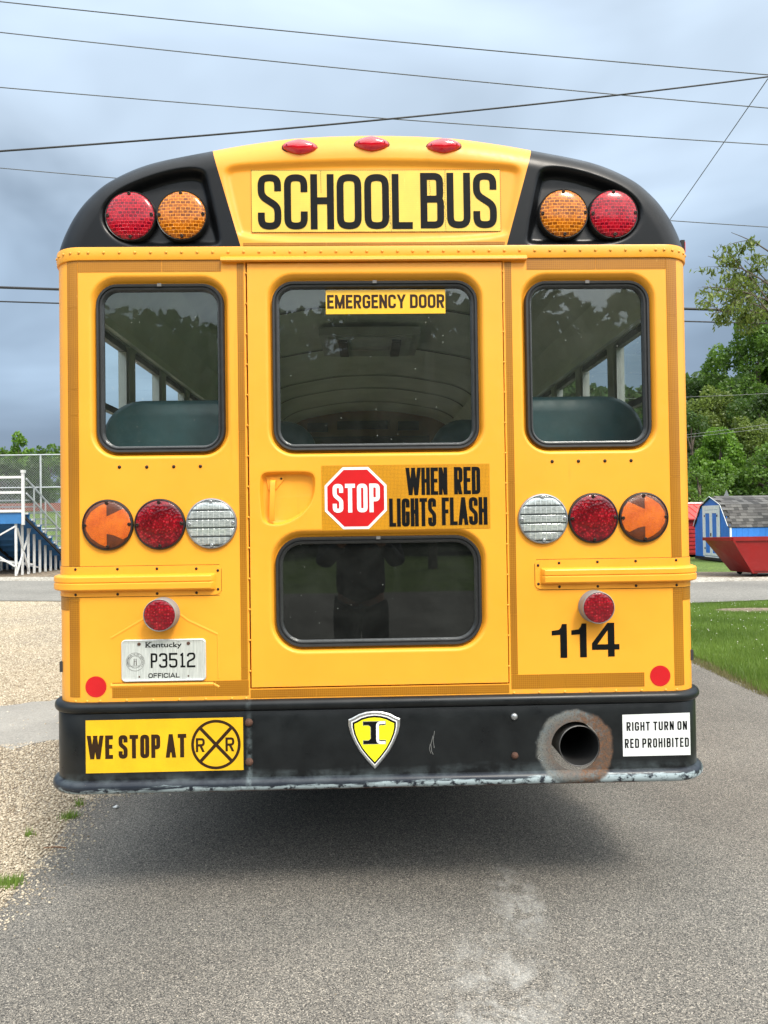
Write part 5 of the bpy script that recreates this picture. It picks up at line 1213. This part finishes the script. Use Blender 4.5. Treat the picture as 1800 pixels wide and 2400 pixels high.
# ================================================================== SHEDS, SKIP, SIGN
def siding(name, col): 
    return simple(name, col, .6, 0, .14, 2.5)
M['blue'] = siding('blue shed paint', (.03, .19, .62)); M['white_trim'] = simple('white trim paint', (.72, .75, .76), .6, 0, .1, 12)
M['shed_red'] = simple('red sheet metal', (.40, .03, .03), .45, .2, .1, 3); M['roof_red'] = simple('red metal roofing', (.62, .07, .055), .4, .2)
shm = [simple('shingle %d' % i, c, .95, 0, .15, 30) for i, c in enumerate(((.05, .048, .046), (.085, .08, .076), (.12, .115, .108)))]
SX, SY, SW, SL = 12.15, 21.5, 2.6, 6.0
shed = thing('garden_shed', 'bright blue gambrel shed with white double doors and grey shingle roof', 'shed', (SX, SY, 0))
prof = [(0, .12), (0, 1.20), (.52, 1.93), (1.30, 2.24), (2.08, 1.93), (2.6, 1.20), (2.6, .12)]
mb = MB(); mb.poly([[(y, z) for y, z in prof]], lambda y, z: (0, y, z)); obj('gable_wall', mb, M['blue'], shed)
mb = MB(); mb.poly([[(y, z) for y, z in prof]], lambda y, z: (SL, y, z)); obj('gable_wall', mb, M['blue'], shed)
obj('back_wall', MB().box(0.01, SL, 2.56, 2.6, .12, 1.2), M['blue'], shed)
bme = mesh('siding_board', MB().box(.003, .197, -.012, .012, .14, 1.19), M['blue'])
for k in range(int(SL/.2)): obj('siding_board', bme, None, shed, loc=(k*.2, 0, 0))
obj('wall_sheathing', MB().box(.01, SL, .012, .03, .12, 1.2), M['blue'], shed)
for k in range(13):
    y = .2*k+.1
    if .62 < y < 1.98: continue
    zt = np.interp(y, [0, .52, 1.3, 2.08, 2.6], [1.2, 1.93, 2.24, 1.93, 1.2])-.06
    obj('siding_board', MB().box(-.016, 0, y-.097, y+.097, .14, zt), M['blue'], shed)
obj('sill_board', MB().box(-.04, .0, .0, 2.6, .02, .12), M['chassis'], shed)
mb = MB()
for (a, b) in zip(prof[1:5], prof[2:6]): mb.bar((-.085, a[0], a[1]+.03), (-.085, b[0], b[1]+.03), .014, .018)
obj('rake_trim', mb, M['white_trim'], shed)
obj('corner_trim', MB().box(-.02, .04, -.022, .01, .12, 1.2), M['white_trim'], shed)
mb = MB(); mb.box(-.035, -.016, .66, .78, .16, 1.95); mb.box(-.035, -.016, 1.82, 1.94, .16, 1.95); mb.box(-.035, -.016, .78, 1.82, 1.80, 1.95); mb.box(-.035, -.016, .78, 1.82, .06, .16)
obj('door_frame', mb, M['white_trim'], shed)
for y0 in (.79, 1.305):
    d = obj('shed_door', MB().box(-.028, -.018, y0, y0+.505, .18, 1.79), M['blue'], shed)
    mb = MB(); mb.box(-.040, -.029, y0, y0+.09, .18, 1.79); mb.box(-.040, -.029, y0+.415, y0+.505, .18, 1.79); mb.box(-.040, -.029, y0+.09, y0+.415, 1.68, 1.79); mb.box(-.040, -.029, y0+.09, y0+.415, .18, .27); obj('door_trim', mb, M['white_trim'], d)
    hh = .505-.06 if y0 > 1 else .02
    for z in (.4, 1.55): obj('hinge', MB().box(-.048, -.041, y0+hh-.02, y0+hh+.05, z, z+.07), M['black'], d)
obj('door_latch', MB().box(-.055, -.041, 1.27, 1.33, .86, .98), M['black'], shed)
slope = [((-.03, 1.18), (.50, 1.955), 8), ((.50, 1.955), (1.30, 2.275), 4)]
obj('roof_deck', MB().add([(x, y, z) for x in (-.06, SL+.06) for y, z in ((-.02, 1.17), (.52, 1.94), (1.3, 2.255), (2.08, 1.94), (2.62, 1.17))], [(0, 5, 6, 1), (1, 6, 7, 2), (2, 7, 8, 3), (3, 8, 9, 4)]), shm[0], shed)
smesh = {}
for (a, b, nr) in slope:
    a = Vector(a); b = Vector(b); d = (b-a)/nr; nn = Vector((-d.y, d.x)).normalized()
    for r in range(nr):
        x = -.07+(.15 if r % 2 else 0)
        p = a+d*r; q = a+d*(r+1.05)
        while x < 3.6 and True:
            wd = rnd.choice((.14, .17, .2, .24)); x1 = min(x+wd, 3.6); key = (round(wd*100), nr, rnd.randrange(3))
            mb = MB(); t0 = nn*.016; t1 = nn*.006
            mb.add([(0, p.x, p.y), (x1-x-.004, p.x, p.y), (x1-x-.004, p.x+t0.x, p.y+t0.y), (0, p.x+t0.x, p.y+t0.y), (0, q.x+t1.x, q.y+t1.y), (x1-x-.004, q.x+t1.x, q.y+t1.y)], [(0, 1, 2, 3), (3, 2, 5, 4)])
            obj('shingle', mb, shm[key[2]], shed, loc=(x, 0, 0)); x = x1
        mb = MB(); mb.add([(3.6, p.x+nn.x*.012, p.y+nn.y*.012), (SL+.06, p.x+nn.x*.012, p.y+nn.y*.012), (SL+.06, q.x+nn.x*.006, q.y+nn.y*.006), (3.6, q.x+nn.x*.006, q.y+nn.y*.006)], [(0, 1, 2, 3)])
        obj('shingle_course', mb, shm[r % 2], shed)
# skid blocks
obj('skid', MB().box(.1, SL, .3, .4, 0, .12), M['chassis'], shed); obj('skid', MB().box(.1, SL, 2.1, 2.2, 0, .12), M['chassis'], shed)

rs = thing('metal_shed', 'red sheet metal shed with ribbed roof, half hidden by the bus', 'shed', (8.6, 25.6, 0))
obj('metal_wall', MB().box(0, 6, 0, 3, .1, 1.50), M['shed_red'], rs)
for k in range(9): obj('wall_rib', MB().box(0, 6, -.02, 0, .16+.155*k, .20+.155*k), M['shed_red'], rs)
obj('metal_roof', MB().add([(-.1, -.12, 1.50), (6.1, -.12, 1.50), (6.1, 1.5, 2.12), (-.1, 1.5, 2.12), (-.1, 3.1, 1.5), (6.1, 3.1, 1.5)], [(0, 1, 2, 3), (3, 2, 5, 4)]), M['roof_red'], rs)
for k in range(22): obj('roof_rib', MB().bar((.02+.28*k, -.12, 1.515), (.02+.28*k, 1.48, 2.128), .02, .02), M['roof_red'], rs)
obj('ridge_cap', MB().box(-.12, 6.12, 1.40, 1.60, 2.11, 2.17), M['white_trim'], rs)
obj('eave_trim', MB().box(-.12, 6.12, -.14, -.12, 1.44, 1.50), M['shed_red'], rs)

M['skip_red'] = simple('red skip paint', (.24, .006, .006), .38, 0, .12, 2, coat=.2)
sk_ = thing('waste_skip', 'red open-topped skip with sloping ends in front of the blue shed', 'skip', (0, 0, 0))
nr, fr_ = at(1717, 1264, 15.55), at(1649, 1263, 16.75); bn, bf = at(1765, 1343, 15.6), at(1712, 1338, 16.6)
x0, x1, xb, xf = nr.x, nr.x+4.2, bn.x, fr_.x
sk_.location = (bn.x+1.5, 16.1, 0); o0 = Vector(sk_.location)
T4 = [Vector(fr_), Vector(nr), Vector((x1, nr.y, nr.z)), Vector((x1, fr_.y, fr_.z))]; B4 = [Vector(bf), Vector(bn), Vector((x1-.6, bn.y, bn.z)), Vector((x1-.6, bf.y, bf.z))]
T4 = [v-o0 for v in T4]; B4 = [v-o0 for v in B4]
q = lambda i: [T4[i], T4[(i+1) % 4], B4[(i+1) % 4], B4[i]]
obj('sloping_end', MB().add(q(0), [(0, 1, 2, 3)]), M['skip_red'], sk_); obj('front_side', MB().add(q(1), [(0, 1, 2, 3)]), M['skip_red'], sk_); obj('sloping_end', MB().add(q(2), [(0, 1, 2, 3)]), M['skip_red'], sk_); obj('back_side', MB().add(q(3), [(0, 1, 2, 3)]), M['skip_red'], sk_)
obj('skip_floor', MB().add([v+Vector((0, 0, .02)) for v in B4], [(0, 1, 2, 3)]), M['skip_red'], sk_)
mb = MB()
for a, b in zip(T4, T4[1:]+T4[:1]): mb.bar(a, b, .07, .085)
mb.bar(T4[1]+Vector((0, -.02, 0)), B4[1]+Vector((0, -.02, 0)), .05, .03, (0, 1, 0)); mb.bar(B4[1]+Vector((0, -.02, .06)), B4[2]+Vector((0, -.02, .06)), .02, .015)
obj('rim', mb, M['skip_red'], sk_)
for x in (.05, 2.6):
    for y in (.1, .85):
        p = B4[1]+Vector((x, y, 0)); mb = MB(); mb.box(p.x-.03, p.x+.10, p.y-.04, p.y+.04, -0.0+.07, p.z); obj('foot', mb, M['shed_red'], sk_); mb = MB(); mb.lathe([(.0, -.025), (.065, -.025), (.065, .025), (0, .025)], (p.x+.04, p.y, .065), 14); obj('castor', mb, M['tyre'], sk_)
s_ = at(1702, 1158, 27.5); sg_ = thing('road_sign', 'pale diamond back of a sign standing up behind the shed roof', 'sign', (s_.x, s_.y, 0))
obj('sign_plate', MB().add([(-.13, 0, s_.z-.14), (0, 0, s_.z-.30), (.14, 0, s_.z-.14), (.02, 0, s_.z+.19), (-.13, .01, s_.z-.14), (0, .01, s_.z-.30), (.14, .01, s_.z-.14), (.02, .01, s_.z+.19)], [(0, 1, 2, 3), (7, 6, 5, 4), (0, 4, 5, 1), (1, 5, 6, 2), (2, 6, 7, 3), (3, 7, 4, 0)]), M['steel'], sg_)
obj('post', MB().box(-.03, .03, .012, .06, 0, s_.z), M['steel'], sg_)

# ================================================================== BLEACHERS AND FENCE
M['galv'] = simple('galvanised tube', (.46, .48, .48), .5, .5, .12, 8); M['bl_white'] = simple('white painted steel', (.60, .60, .58), .55, 0, .12, 8); M['bl_blue'] = simple('blue footboard', (.03, .15, .36), .5, 0, .15, 3)
bx, by = -10.78, 20.5
bl = thing('bleachers', 'white steel bleachers with blue boards, seen from behind with guard rail', 'bleachers', (bx, by, 0))
NR, dy, dz, zt = 10, .42, .195, 1.98
for i in range(NR):
    y, z = i*dy, zt-i*dz
    obj('footboard', MB().box(-6, 0, y, y+.36, z-.045, z), M['bl_blue'], bl)
    obj('riser', MB().box(-6, -.02, y+.36, y+.385, z-dz-.1, z-.02), M['bl_blue'], bl)
    obj('seat_plank', MB().box(-6, .03, y+.12, y+.36, z+.38, z+.42), M['galv'], bl)
    obj('plank_end', MB().box(0, .02, y+.02, y+.20, z-.05, z+.01), M['bl_white'], bl)
    for x in (-.3, -2.2, -4.2):
        obj('post', MB().bar((x, y+.05, 0), (x, y+.05, z-.05), .06, .06, (1, 0, 0)), M['bl_white'], bl)
for x in (-.3, -2.2, -4.2): obj('stringer', MB().bar((x+.28, .0, zt-.12), (x+.28, NR*dy, zt-.12-NR*dz), .05, .08), M['chassis'], bl)
obj('back_board', MB().box(-6, 0, -.03, -.002, zt-.34, zt-.02), M['bl_blue'], bl)
for a, b in (((-.3, -.02, .30), (-2.6, -.02, 1.75)), ((-.3, -.02, 1.55), (-2.2, -.02, .5)), ((-.28, .04, .05), (-.28, 1.0, 1.5)), ((-.28, .9, .05), (-.28, .1, 1.5)), ((-.3, 1.2, .3), (-4.2, 1.2, .9)), ((-.3, 1.8, .15), (-4.2, 1.8, 1.0)), ((-.3, .4, .35), (-4.2, .6, 1.1))):
    obj('brace', MB().bar(a, b, .045, .045), M['bl_white'], bl)
top = 3.10
for z in (top, 2.62, 2.04): obj('guard_rail', MB().bar((-6, -.06, z), (.0, -.06, z), .05, .075), M['bl_white'], bl)
for x in (-5.6, -4.0, -2.5, -1.42, -.02): obj('rail_post', MB().bar((x, -.06, 1.60), (x, -.06, top+(.16 if x > -.1 else 0)), .075, .075, (1, 0, 0)), M['bl_white'], bl)
obj('post_cap', MB().box(-.07, .04, -.12, .01, top+.13, top+.22), M['bl_white'], bl)
for h in (0, .46): obj('stair_rail', MB().bar((.06, 0, top-h-.05), (.06, NR*dy, top-h-.05-NR*dz), .035, .05), M['galv'], bl)
for i in range(1, NR, 2): obj('rail_post', MB().bar((.06, i*dy+.1, zt-i*dz-.1), (.06, i*dy+.1, top-.06-(i*dy+.1)/dy*dz), .04, .04, (1, 0, 0)), M['galv'], bl)
def chain(x0, x1, z0, z1, y, pitch, r, slope_=0):
    mb = MB()
    for s_ in (1, -1):
        c = x0-(z1-z0) if s_ > 0 else x0
        while c < x1+(0 if s_ > 0 else z1-z0):
            pts = []
            a = (c, z0), (c+s_*(z1-z0), z1)
            xa, za, xb_, zb = a[0][0], a[0][1], a[1][0], a[1][1]
            ts = [0., 1.]
            lo_t, hi_t = sorted(((x0-xa)/(xb_-xa), (x1-xa)/(xb_-xa))); lo_t, hi_t = max(0, lo_t), min(1, hi_t)
            if hi_t > lo_t:
                p0 = (xa+(xb_-xa)*lo_t, y+s_*.002, za+(zb-za)*lo_t); p1 = (xa+(xb_-xa)*hi_t, y+s_*.002, za+(zb-za)*hi_t)
                if abs(p0[2]-p1[2]) > .01: mb.tube([p0, p1], r, 3, cap=False)
            c += pitch
    return mb
obj('guard_mesh', chain(-6, 0, 2.06, 3.08, -.05, .10, .0035), M['galv'], bl, kind='stuff', fixn=False)
m_ = chain(0, NR*dy, 0, .95, 0, .10, .0035); m_.v = [(.07, x, 2.08+z-x/dy*dz) for x, y, z in m_.v]; obj('guard_mesh', m_, M['galv'], bl, kind='stuff', fixn=False)
fp = at(95, 1066, 27.2); ft = fp.z
fn_ = thing('chain_link_fence', 'tall chain link fence with galvanised posts behind the bleachers', 'fence', (-14, 27.2, 0))
for k in range(-5, 4): 
    x = fp.x+14+k*3.05; obj('post', MB().tube([(x, 0, 0), (x, 0, ft)], .04, 10), M['galv'], fn_)
for z in (ft, ft-1.32, ft-3.0): obj('rail', MB().tube([(-16, 0, z), (9, 0, z)], .028, 8), M['galv'], fn_)
obj('fence_mesh', chain(-4.5, 2.5, .05, ft, .05, .095, .004), M['galv'], fn_, kind='stuff', fixn=False)
rw = obj('red_field_wall', MB().box(-30, 14, -.1, .1, 0, .55), simple('red brown boards', (.22, .07, .05), .8), loc=(-30, 48, 2.65)); tag(rw, 'low red brown wall across the field behind the bleachers', 'wall')

# ================================================================== POLES AND WIRES
M['cable'] = simple('black cable', (.02, .02, .022), .6); M['wire'] = simple('weathered wire', (.10, .105, .11), .6); M['wood'] = simple('weathered pole wood', (.13, .10, .075), .9, 0, .3, 5, bmp=.6)
YP = 20
def wire(label, a, b, r, sag=.10, mat='wire', Y0=None, Y1=None, ext=1, name='overhead_wire', group='overhead wires across the sky'):
    P0 = at(*a, Y0 or YP); P1 = at(*b, Y1 or YP); d = P1-P0; A = P0-d*.12*ext; B = P1+d*.055*ext
    root_ = A; pts = []
    for k in range(25):
        u = k/24; p = A.lerp(B, u)-Vector((0, 0, 4*sag*u*(1-u))); pts.append(p-A)
    o = obj(name, MB().tube(pts, r, 6), M[mat], loc=A, smooth=60); return tag(o, label, 'wire', group)
wire('topmost thin wire, falling from the top left corner to the right edge', (0, 1), (1800, 174), .0165)
wire('second thin wire from the top, sloping down to the right', (0, 73), (1800, 252), .0155)
wire('third thin wire, crossing the twisted cable above the bus roof', (0, 202), (1800, 338), .0150)
wire('dark twisted cable rising from left to the upper right edge', (0, 347), (1800, 177), .024, .22, 'cable', 16, 20)
wire('thin wire passing behind the bus roof corners', (0, 391), (1800, 531), .0130)
wire('thick black cable behind the bus at window height, upper of two', (0, 673), (1800, 729), .040, .02, 'cable')
wire('black cable behind the bus at window height, lower of two', (0, 706), (1800, 758), .022, .02, 'cable')
wire('steep drop wire at the right, from the edge down to behind the bus', (1800, 184), (1500, 615), .0145, .02, 'wire', 20, 26, 0, 'drop_wire')
wire('pale wire in front of the trees, highest of three', (1450, 934), (1800, 922), .007, .03, 'pale_wire', 24, 24)
wire('pale wire in front of the trees, middle of three', (1450, 1036), (1800, 994), .006, .03, 'pale_wire', 24, 24)
wire('pale wire in front of the trees, lowest of three', (1450, 1040), (1800, 1003), .006, .03, 'pale_wire', 24, 24)
pp_ = at(1898, 600, 20.1); pole = thing('utility_pole', 'wooden utility pole just outside the right edge carrying the wires', 'utility pole', (pp_.x, 20.1, 0))
obj('pole_shaft', MB().tube([(0, .15, -.2), (0, .15, 16.5)], [.17, .11], 14), M['wood'], pole, smooth=60)
obj('crossarm', MB().box(-.6, .6, .0, .1, 14.4, 14.52), M['wood'], pole)
pole2 = thing('utility_pole', 'wooden utility pole on the lawn behind the viewer, mirrored in the lower door window', 'utility pole', (2.1, -21, 0))
obj('pole_shaft', MB().tube([(0, 0, -.2), (0, 0, 9)], [.16, .11], 12), M['wood'], pole2, smooth=60); obj('crossarm', MB().box(-.9, .9, -.05, .05, 8.2, 8.32), M['wood'], pole2)

# ================================================================== PHOTOGRAPHER (mirrored in the door glass)
px_, py_ = -.10, -3.32
per = thing('person', 'person in dark jacket and trousers holding up a phone, mirrored in the door glass', 'person', (px_, py_, 0))
M['skin'] = simple('skin', (.42, .24, .17), .5); M['jacket'] = simple('dark navy jacket', (.018, .02, .028), .8, bmp=.4); M['trousers'] = simple('black trousers', (.012, .012, .014), .85, bmp=.4); M['hair'] = simple('dark hair', (.02, .014, .01), .7); M['shoe'] = simple('black shoe', (.015, .013, .012), .5)
def skin(name, V, E, Rr, mat, parent, sub=2, root_=0):
    me = bpy.data.meshes.new(name); me.from_pydata([Vector(v) for v in V], E, []); me.materials.append(mat)
    o = bpy.data.objects.new(name, me); COL.objects.link(o)
    m_ = o.modifiers.new('skin', 'SKIN'); lay = me.skin_vertices[0] if me.skin_vertices else None
    if lay is None:
        bm = bmesh.new(); bm.from_mesh(me); bm.verts.layers.skin.verify(); bm.to_mesh(me); bm.free(); lay = me.skin_vertices[0]
    for i, r in enumerate(Rr):
        lay.data[i].radius = r if isinstance(r, tuple) else (r, r); lay.data[i].use_root = i == root_
    m_.use_smooth_shade = True; s_ = o.modifiers.new('sub', 'SUBSURF'); s_.levels = sub; s_.render_levels = sub
    dg = bpy.context.evaluated_depsgraph_get(); me2 = bpy.data.meshes.new_from_object(o.evaluated_get(dg)); bpy.data.objects.remove(o); bpy.data.meshes.remove(me)
    me2.name = name; me2.shade_smooth()
    if not me2.materials: me2.materials.append(mat)
    return obj(name, me2, None, parent)
hx, hy, hz_ = .055, .33, 1.40              # hands meet round the phone, in front of the chest
V = [(0, 0, .95), (0, 0, 1.10), (0, 0, 1.28), (0, 0, 1.42), (0, .01, 1.52), (0, .03, 1.60), (0, .035, 1.70),
     (-.19, -.01, 1.40), (-.25, .10, 1.16), (-.10, .27, 1.35), (-.07, .32, 1.405), (.19, -.01, 1.40), (.25, .10, 1.16), (.13, .27, 1.35), (.10, .32, 1.405),
     (-.095, 0, .88), (-.115, .02, .50), (-.12, -.01, .10), (-.13, .13, .03), (.095, 0, .88), (.115, .02, .50), (.12, -.01, .10), (.13, .13, .03)]
E_ = [(0, 1), (1, 2), (2, 3), (3, 4), (4, 5), (5, 6), (3, 7), (7, 8), (8, 9), (9, 10), (3, 11), (11, 12), (12, 13), (13, 14), (0, 15), (15, 16), (16, 17), (17, 18), (0, 19), (19, 20), (20, 21), (21, 22)]
Rr = [(.11, .08), (.13, .095), (.15, .10), (.12, .085), .055, (.07, .085), (.075, .095), .055, .042, .032, .022, .055, .042, .032, .022, .085, .055, .038, .03, .085, .055, .038, .03]
body = skin('body', V, E_, Rr, M['skin'], per)
hm = MB()
for sd in (-1, 1):                         # palms and five fingers round the phone edges
    bx_ = sd*.078+.015; 
    hm.tube([(bx_+sd*.02, .30, 1.385), (bx_+sd*.012, .325, 1.41), (bx_+sd*.006, .345, 1.44)], [.02, .028, .020], 8)
    for k, ln in enumerate((.9, 1, .95, .8)):
        z = 1.452-.022*k; hm.tube([(bx_+sd*.012, .335, z), (bx_+sd*.014, .365, z+.004), (bx_-sd*.004, .385, z+.004), (bx_-sd*.028*ln, .388, z+.002)], [.0095, .009, .008, .0065], 7)
    hm.tube([(bx_+sd*.010, .325, 1.42), (bx_-sd*.004, .338, 1.45), (bx_-sd*.022, .345, 1.465)], [.012, .010, .008], 7)
obj('hand', hm, M['skin'], per, smooth=70)
hd_ = bpy.data.meshes.new('head'); bm = bmesh.new(); bmesh.ops.create_uvsphere(bm, u_segments=24, v_segments=18, radius=.1)
for v in bm.verts:
    x, y, z = v.co; k = 1-.28*max(0, -z/.1); v.co = (x*.78*k, y*.95*(1-.12*max(0, -z/.1)), z*1.18)
    if y > .07 and abs(x) < .02 and -.04 < z < .02: v.co.y += .018*(1-abs(x)/.02)
    if y > .06 and .015 < abs(x) < .045 and 0 < z < .03: v.co.y -= .008
bm.to_mesh(hd_); bm.free(); hd_.materials.append(M['skin']); hd_.shade_smooth(); h0 = obj('head', hd_, None, per, loc=(0, .04, 1.66))
for sd in (-1, 1):
    obj('eye', MB().lathe([(0, .006), (.008, 0), (.0, -.006)], n=10), M['black'], h0, loc=(sd*.03, .088, .012)); obj('ear', MB().tube([(0, 0, -.025), (sd*.012, -.005, 0), (0, 0, .03)], [.008, .012, .008], 6), M['skin'], h0, loc=(sd*.079, 0, 0), smooth=60)
obj('mouth', MB().box(-.022, .022, 0, .004, -.003, .003), M['shed_red'], h0, loc=(0, .078, -.058))
hr_ = bpy.data.meshes.new('hair'); bm = bmesh.new(); bmesh.ops.create_uvsphere(bm, u_segments=24, v_segments=16, radius=.108)
bmesh.ops.delete(bm, geom=[v for v in bm.verts if v.co.z < .02 and v.co.y > -.03 or v.co.z < -.06], context='VERTS')
for v in bm.verts: v.co = (v.co.x*.80, v.co.y*.97, v.co.z*1.18)
bm.to_mesh(hr_); bm.free(); hr_.materials.append(M['hair']); hr_.shade_smooth(); obj('hair', hr_, None, per, loc=(0, .03, 1.665))
skin('jacket', [(0, 0, .80), (0, 0, 1.05), (0, 0, 1.26), (0, 0, 1.41), (0, .005, 1.49), (-.19, -.01, 1.40), (-.26, .09, 1.15), (-.125, .25, 1.33), (.19, -.01, 1.40), (.26, .09, 1.15), (.155, .25, 1.33)],
     [(0, 1), (1, 2), (2, 3), (3, 4), (3, 5), (5, 6), (6, 7), (3, 8), (8, 9), (9, 10)], [(.20, .145), (.185, .135), (.19, .13), (.15, .11), .085, .085, .068, .05, .085, .068, .05], M['jacket'], per)
skin('trousers', [(0, 0, .92), (-.09, 0, .80), (-.10, .02, .50), (-.125, -.01, .12), (.09, 0, .80), (.10, .02, .50), (.125, -.01, .12)], [(0, 1), (1, 2), (2, 3), (0, 4), (4, 5), (5, 6)], [(.17, .12), .12, .100, .07, .12, .100, .07], M['trousers'], per)
for sd in (-1, 1): 
    mb = MB(); mb.tube([(sd*.125, -.07, .05), (sd*.128, .02, .055), (sd*.135, .12, .04), (sd*.14, .19, .03)], [.045, .052, .045, .028], 10); obj('shoe', mb, M['shoe'], per, smooth=60)
ph = obj('smartphone', MB().box(-.037, .037, -.004, .004, -.078, .078), M['black'], loc=(px_+.055, py_+.372, 1.47)); tag(ph, 'black smartphone held upright in both hands of the photographer', 'phone')
per.scale = (1.2, 1, 1)
for o in list(bpy.data.objects):           # tidy
    if o.type == 'EMPTY' and not o.children: bpy.data.objects.remove(o)
